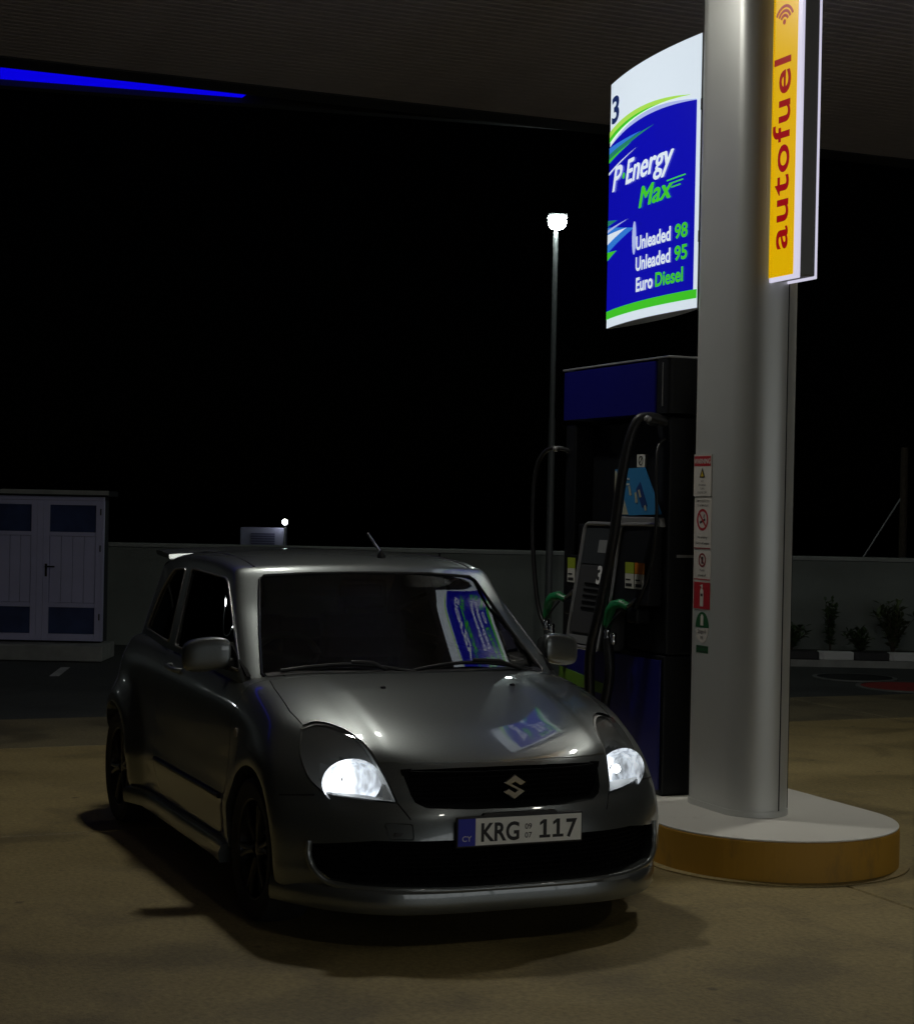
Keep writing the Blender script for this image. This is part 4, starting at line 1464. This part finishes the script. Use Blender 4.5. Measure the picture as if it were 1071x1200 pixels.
    # tall mast hose: hangs from the arm under the header down across the console
    MB().tube(curve2([(.60, S * .20, 1.975), (.56, S * .30, 2.00), (.53, S * .36, 1.96), (.49, S * .40, 1.75), (.42, S * .42, 1.35), (.31, S * .44, .95), (.20, S * .43, .72), (.12, S * .38, .45), (.16, S * .34, .36), (.24, S * .33, .60), (.21, S * .33, .80)], 7), .028, 10).build('hose', M['hose'], pump, smooth=50)
    MB().tube(curve2([(.60, S * .14, 1.90), (.62, S * .26, 1.86), (.66, S * .30, 1.70), (.67, S * .30, 1.45), (.60, S * .29, 1.2), (.45, S * .30, .95)], 6), .009, 8).build('hose', M['hose'], pump, smooth=50)
    arm = MB()
    arm.tube(curve2([(.42, S * .10, 1.985), (.48, S * .24, 1.97), (.56, S * .31, 2.0), (.63, S * .33, 1.99)], 5), .011, 8)
    arm.lathe([(.012, 1.972), (.02, 1.98), (.02, 1.995), (.01, 2.005)], 'z', 12, (.60, S * .325, 0))
    arm.build('hose_arm', M['frame_grey'], pump, smooth=50)
    MB().tube(curve2([(-.50, S * .12, 1.80), (-.56, S * .26, 1.86), (-.66, S * .32, 1.83), (-.73, S * .34, 1.68), (-.74, S * .34, 1.3), (-.66, S * .34, .95), (-.56, S * .33, .80)], 6), .013, 8).build('hose', M['hose'], pump, smooth=50)
    MB().lathe([(.010, 1.84), (.017, 1.848), (.017, 1.862), (.010, 1.87)], 'z', 12, (-.57, S * .285, 0)).build('hose_clip', M['frame_grey'], pump, smooth=50)

# poster board on top of the console, tilted parallelogram
pb = MB()
pts = [(.155, 1.475), (.50, 1.475), (.40, 1.725), (.155, 1.725)]
bd = MB().prism([(.135, 1.42), (.62, 1.42), (.60, 1.47), (.155, 1.47)], 'y', -.245, -.115).build('poster_ledge', M['frame_grey'], pump, bevel=.006)
pp = MB().prism([(.08, 1.472), (.60, 1.487), (.41, 1.738), (.08, 1.730)], 'y', -.236, -.226).build('poster', M['poster_blue'], pump)
for nm, poly, m_, yy in (('poster_side', [(.084, 1.477), (.245, 1.482), (.10, 1.722), (.084, 1.722)], 'poster_beige', .2385),
                         ('poster_shade', [(.33, 1.62), (.40, 1.52), (.46, 1.53), (.375, 1.66)], 'poster_navy', .2385),
                         ('poster_figure', [(.33, 1.545), (.352, 1.548), (.336, 1.605), (.316, 1.60)], 'poster_beige', .2402),
                         ('poster_figure', [(.372, 1.575), (.392, 1.578), (.372, 1.62), (.354, 1.614)], 'poster_beige', .2402),
                         ('poster_figure', [(.262, 1.585), (.282, 1.588), (.262, 1.64), (.244, 1.635)], 'poster_beige', .2402),
                         ('poster_figure', [(.435, 1.505), (.452, 1.507), (.440, 1.535), (.424, 1.53)], 'poster_beige', .2402)):
    MB().prism(poly, 'y', -yy, -yy + .002).build(nm, M[m_], pp)
for k, (xa, xb) in enumerate(((.165, .255), (.18, .255))):
    MB().box(xa, xb, -.2400, -.2385, 1.672 - k * .03, 1.682 - k * .03).build('poster_print', M['label_white'], pp)
MB().box(.115, .205, -.118, -.102, 1.745, 1.815).build('pictogram_plate', M['label_white'], pump)
v, f = ring(.160, 1.780, .020, .027, 20)
MB().add([(x, -.1195, z) for x, z in v], f).build('pictogram', M['ink'], pump, fix=False)
v, f = bar(.145, 1.765, .175, 1.795, .007)
MB().add([(x, -.1197, z) for x, z in v], f).build('pictogram', M['ink'], pump, fix=False)

# ------------------------------------------------------------------ background
wl = thing('boundary_wall', 'low grey green rendered boundary wall running behind the forecourt', 'wall', (0, 21.6, 0))
MB().box(-16, 18, -.08, .08, -.055, 1.12).build('wall_core', M['dark_trim'], wl)
for k in range(11):
    MB().box(-15.2 + k * 3.0 + .012, -12.2 + k * 3.0 - .012, -.10, .10, -.055, 1.125).build('wall_panel', M['wall'], wl, bevel=.006)
MB().box(-16, 18, -.13, .13, 1.127, 1.175).build('coping', M['coping'], wl, bevel=.008)

pv = MB().box(-12, -3.78, 19.25, 19.95, -.055, .115).build('pavement', M['pavement'], None, bevel=.012)
struct(pv)
shed = thing('shed', 'small flat roofed shed with white panelled doors by the wall at the left', 'shed', (-5.2, 19.6, .118))
SW = -5.2
MB().box(-3.0, 1.32, .06, .40, 0, 1.60).build('wall', M['shed_wall'], shed)
MB().box(-3.1, 1.40, -.08, .5, 1.605, 1.665).build('roof', M['dark_trim'], shed, bevel=.005)
MB().box(-3.1, 1.41, -.095, -.081, 1.62, 1.668).build('roof_edge', M['pavement'], shed)


def door(x0, x1, hinge, lever=True):
    d = MB()
    d.box(x0, x0 + .065, -.01, .05, .02, 1.555).box(x1 - .065, x1, -.01, .05, .02, 1.555)
    for z0, z1 in ((.02, .095), (.385, .435), (1.165, 1.21), (1.505, 1.555)):
        d.box(x0 + .0655, x1 - .0655, -.01, .05, z0, z1)
    dd = d.build('door', M['shed_frame'], shed, bevel=.004)
    MB().box(x0 + .066, x1 - .066, .012, .03, .096, .384).build('pane', M['shed_glass'], dd)
    MB().box(x0 + .066, x1 - .066, .012, .03, 1.211, 1.504).build('pane', M['shed_glass'], dd)
    n = 4
    w = (x1 - x0 - .136) / n
    for k in range(n):
        MB().box(x0 + .068 + k * w + .002, x0 + .068 + (k + 1) * w - .002, .008, .03, .437, 1.163).build('panel', M['shed_frame'], dd, bevel=.004)
    hx = x0 + .035 if hinge > 0 else x1 - .035
    for z in (.25, 1.0, 1.40):
        gx = x1 - .012 if hinge > 0 else x0 + .012
        MB().cyl((gx, -.016, z), (gx, -.016, z + .07), .008, n=8).build('hinge', M['black'], dd)
    if not lever: return dd
    hm = MB(); hm.box(hx - .012, hx + .012, -.018, -.0105, .72, .86)
    hm.cyl((hx, -.018, .83), (hx, -.05, .83), .009, n=8).cyl((hx - .005, -.048, .83), (hx + .10 * hinge, -.048, .83), .009, n=8)
    hm.build('handle', M['black'], dd, bevel=.002)
    return dd


door(.69, 1.325, 1)
door(.02, .62, -1, False)
door(-.66, -.03, -1, False)
MB().box(.6215, .6885, -.012, .05, .02, 1.555).build('door_post', M['shed_frame'], shed, bevel=.004)
MB().box(-.69, 1.345, -.014, .055, 1.557, 1.60).build('door_head', M['shed_frame'], shed, bevel=.004)
MB().box(1.327, 1.347, -.014, .055, .02, 1.555).build('door_post', M['shed_frame'], shed, bevel=.003)
MB().box(-.02, .20, -.013, -.0105, 1.07, 1.13).build('notice', M['stk_darkred'], shed)

struct(MB().prism([(-4.08, 18.62), (-3.99, 18.64), (-3.90, 17.72), (-3.99, 17.70)], 'z', -.0615, -.0585).build('parking_line', M['line_white'], None))

# planted strip with painted kerbstones, right
bed = struct(MB().box(3.0, 9.0, 20.64, 21.49, -.06, .06).build('flower_bed', M['soil'], None))
kb = struct(MB().box(3.0, 9.0, 20.46, 20.63, -.06, .02).build('kerb', M['pavement'], None))
ks = MB().box(-.198, .198, -.075, .075, 0, .095).mesh('kerbstone', .01)
kx = 3.165
i = 0
while kx < 8.9:
    me = ks.copy(); me.materials.clear(); me.materials.append(M['kerb_white'] if i % 2 else M['kerb_black'])
    o = bpy.data.objects.new('kerbstone', me); COL.objects.link(o); o.parent = kb
    o.location = (kx, 20.545, .021)
    kx += .4; i += 1


def plant(x, y, hgt, spread, n, label, upright, m):
    t = thing('plant', label, 'plant', (x, y, .06))
    r = random.Random(int(x * 100))
    st_ = MB(); lf = MB()
    for s in range(max(3, n // 14)):
        a = r.uniform(0, 6.28); sp = spread * r.uniform(.2, 1) * (.55 if upright else 1)
        hh = hgt * r.uniform(.65, 1)
        p = [(0, 0, 0), (sp * .35 * math.cos(a), sp * .35 * math.sin(a), hh * .5), (sp * math.cos(a), sp * math.sin(a), hh)]
        cv = curve2(p, 5)
        st_.tube(cv, [.009 - .007 * k / (len(cv) - 1) for k in range(len(cv))], 5)
        for k in range(14):
            q = Vector(cv[min(len(cv) - 1, 2 + int(r.random() * (len(cv) - 2)))])
            L = r.uniform(.05, .11) * (1.0 if upright else 1.15)
            b = r.uniform(0, 6.28); el = r.uniform(-.2, 1.2)
            d = Vector((math.cos(b) * math.cos(el), math.sin(b) * math.cos(el), math.sin(el)))
            sd = d.cross(Vector((0, 0, 1)))
            sd = (sd.normalized() if sd.length > .01 else Vector((1, 0, 0))) * L * .24
            mid = q + d * L * .5 + Vector((0, 0, .012))
            lf.add([q, mid - sd, q + d * L, mid + sd], [(0, 1, 2), (0, 2, 3)])
    st_.build('stem', M['bark'], t, smooth=60)
    lf.build('foliage', m, t, fix=False)


plant(4.40, 21.0, .62, .13, 260, 'tall narrow upright shrub against the wall just right of the column', True, M['leaf'])
plant(5.13, 21.0, .60, .26, 420, 'broad leafy shrub against the wall near the right edge of the photo', False, M['leaf_pale'])
plant(4.74, 20.9, .27, .22, 240, 'low bushy plant between the two taller shrubs by the wall', False, M['leaf'])
plant(3.92, 20.95, .32, .22, 240, 'low dark plant half hidden behind the column', False, M['leaf'])


def lid(x, y, r, m, label):
    t = thing('manhole_cover', label, 'manhole cover', (x, y, -.062))
    MB().lathe([(r, .001), (r + .045, .003), (r + .045, .016), (r, .018)], 'z', 40, cap=False).build('rim', M['lid_rim'], t)
    MB().lathe([(.001, .003), (r - .004, .003), (r - .004, .014), (.001, .017)], 'z', 40).build('lid', m, t)


lid(4.28, 19.15, .40, M['lid_black'], 'black round manhole cover in the asphalt before the planted strip')
lid(4.62, 18.22, .48, M['lid_red'], 'dark red round manhole cover at the right edge of the asphalt')


def street_lamp(x, y, hgt, label, led, name='street_lamp'):
    t = thing(name, label, 'street lamp', (x, y, -.06))
    MB().lathe([(.050, 0), (.050, .35), (.044, .36), (.038, hgt * .56), (.031, hgt * .565), (.028, hgt - .02), (.02, hgt)], 'z', 16).build('pole', M['lamp_pole'], t, smooth=40)
    MB().box(-.10, .10, -.10, .10, 0, .015).build('base_plate', M['galv'], t, bevel=.003)
    h = MB().prism(roundpoly([(-.10, hgt + .155), (.17, hgt + .165), (.17, hgt + .21), (-.10, hgt + .20)], .015, 3), 'x', -.10, .13)
    head = h.build('lamp_head', M['galv'], t, bevel=.006)
    MB().tube([(0, 0, hgt - .03), (0, 0, hgt + .16)], .016, 8).build('bracket', M['galv'], t, smooth=50)
    MB().lathe([(.02, -.085), (.07, -.07), (.10, -.03), (.108, .01), (.10, .05), (.07, .075)], 'z', 20, (.012, -.04, hgt + .095)).build('led_panel', led, head, smooth=60)
    return t


street_lamp(1.085, 20.9, 4.98, 'slim lit street lamp on a grey pole beyond the pump', M['street_led'])
street_lamp(-17.1, 26.0, 4.03, 'lit street lamp standing outside the frame behind the boundary wall at the left', M['street_led2'])

cb = thing('cabinet', 'pale blue box unit with a dark grille behind the boundary wall', 'cabinet', (-2.71, 25.0, 0))
MB().box(-.305, .305, 0, .45, -.055, 1.335).build('casing', M['cab_pale'], cb, bevel=.01)
for k in range(5):
    MB().box(-.15, .18, -.012, -.001, 1.10 + k * .034, 1.122 + k * .034).build('louvre', M['cab_grille'], cb)
lp = thing('wall_lamp', 'tiny bright lamp on a thin post beside the pale cabinet', 'lamp', (-2.385, 24.9, 0))
MB().cyl((0, 0, -.055), (0, 0, 1.38), .016, n=8).build('post', M['galv'], lp)
MB().lathe([(.001, -.04), (.03, -.03), (.038, 0), (.03, .03), (.001, .04)], 'z', 14, (0, 0, 1.42)).build('bulb', M['small_led'], lp, smooth=60)

up = thing('utility_pole', 'thin dark utility pole with a diagonal stay wire behind the wall at the right', 'pole', (6.02, 24.2, 0))
MB().cyl((0, 0, -.055), (0, 0, 2.6), .06, .05, n=14).build('pole', M['bark'], up, smooth=50)
MB().tube([(-.62, -.1, 1.0), (-.03, 0, 1.93)], .012, 6).build('stay', M['galv'], up, smooth=50)

# ------------------------------------------------------------------ shop added unseen behind the viewer to light the car's nose
shop = thing('added_shop', 'long low shop added out of view, its glowing panes light the car nose', 'shop', st(15.5, 0, 0), RZ)
MB().box(.10, 5, -5, 15, -.05, 3.7).build('wall', M['pavement'], shop)
MB().box(-.6, 5.1, -5.2, 15.2, 3.705, 4.05).build('roof', M['dark_trim'], shop)
for k in range(12):
    ya = -4.6 + k * 1.6
    MB().box(.04, .098, ya + .05, ya + 1.55, .35, 2.85).build('pane', M['added_pane'], shop)
fr = MB()
for k in range(13): fr.box(.0, .099, -4.6 + k * 1.6 - .05, -4.6 + k * 1.6 + .049, .30, 2.90)
fr.build('window_frame', M['dark_trim'], shop)
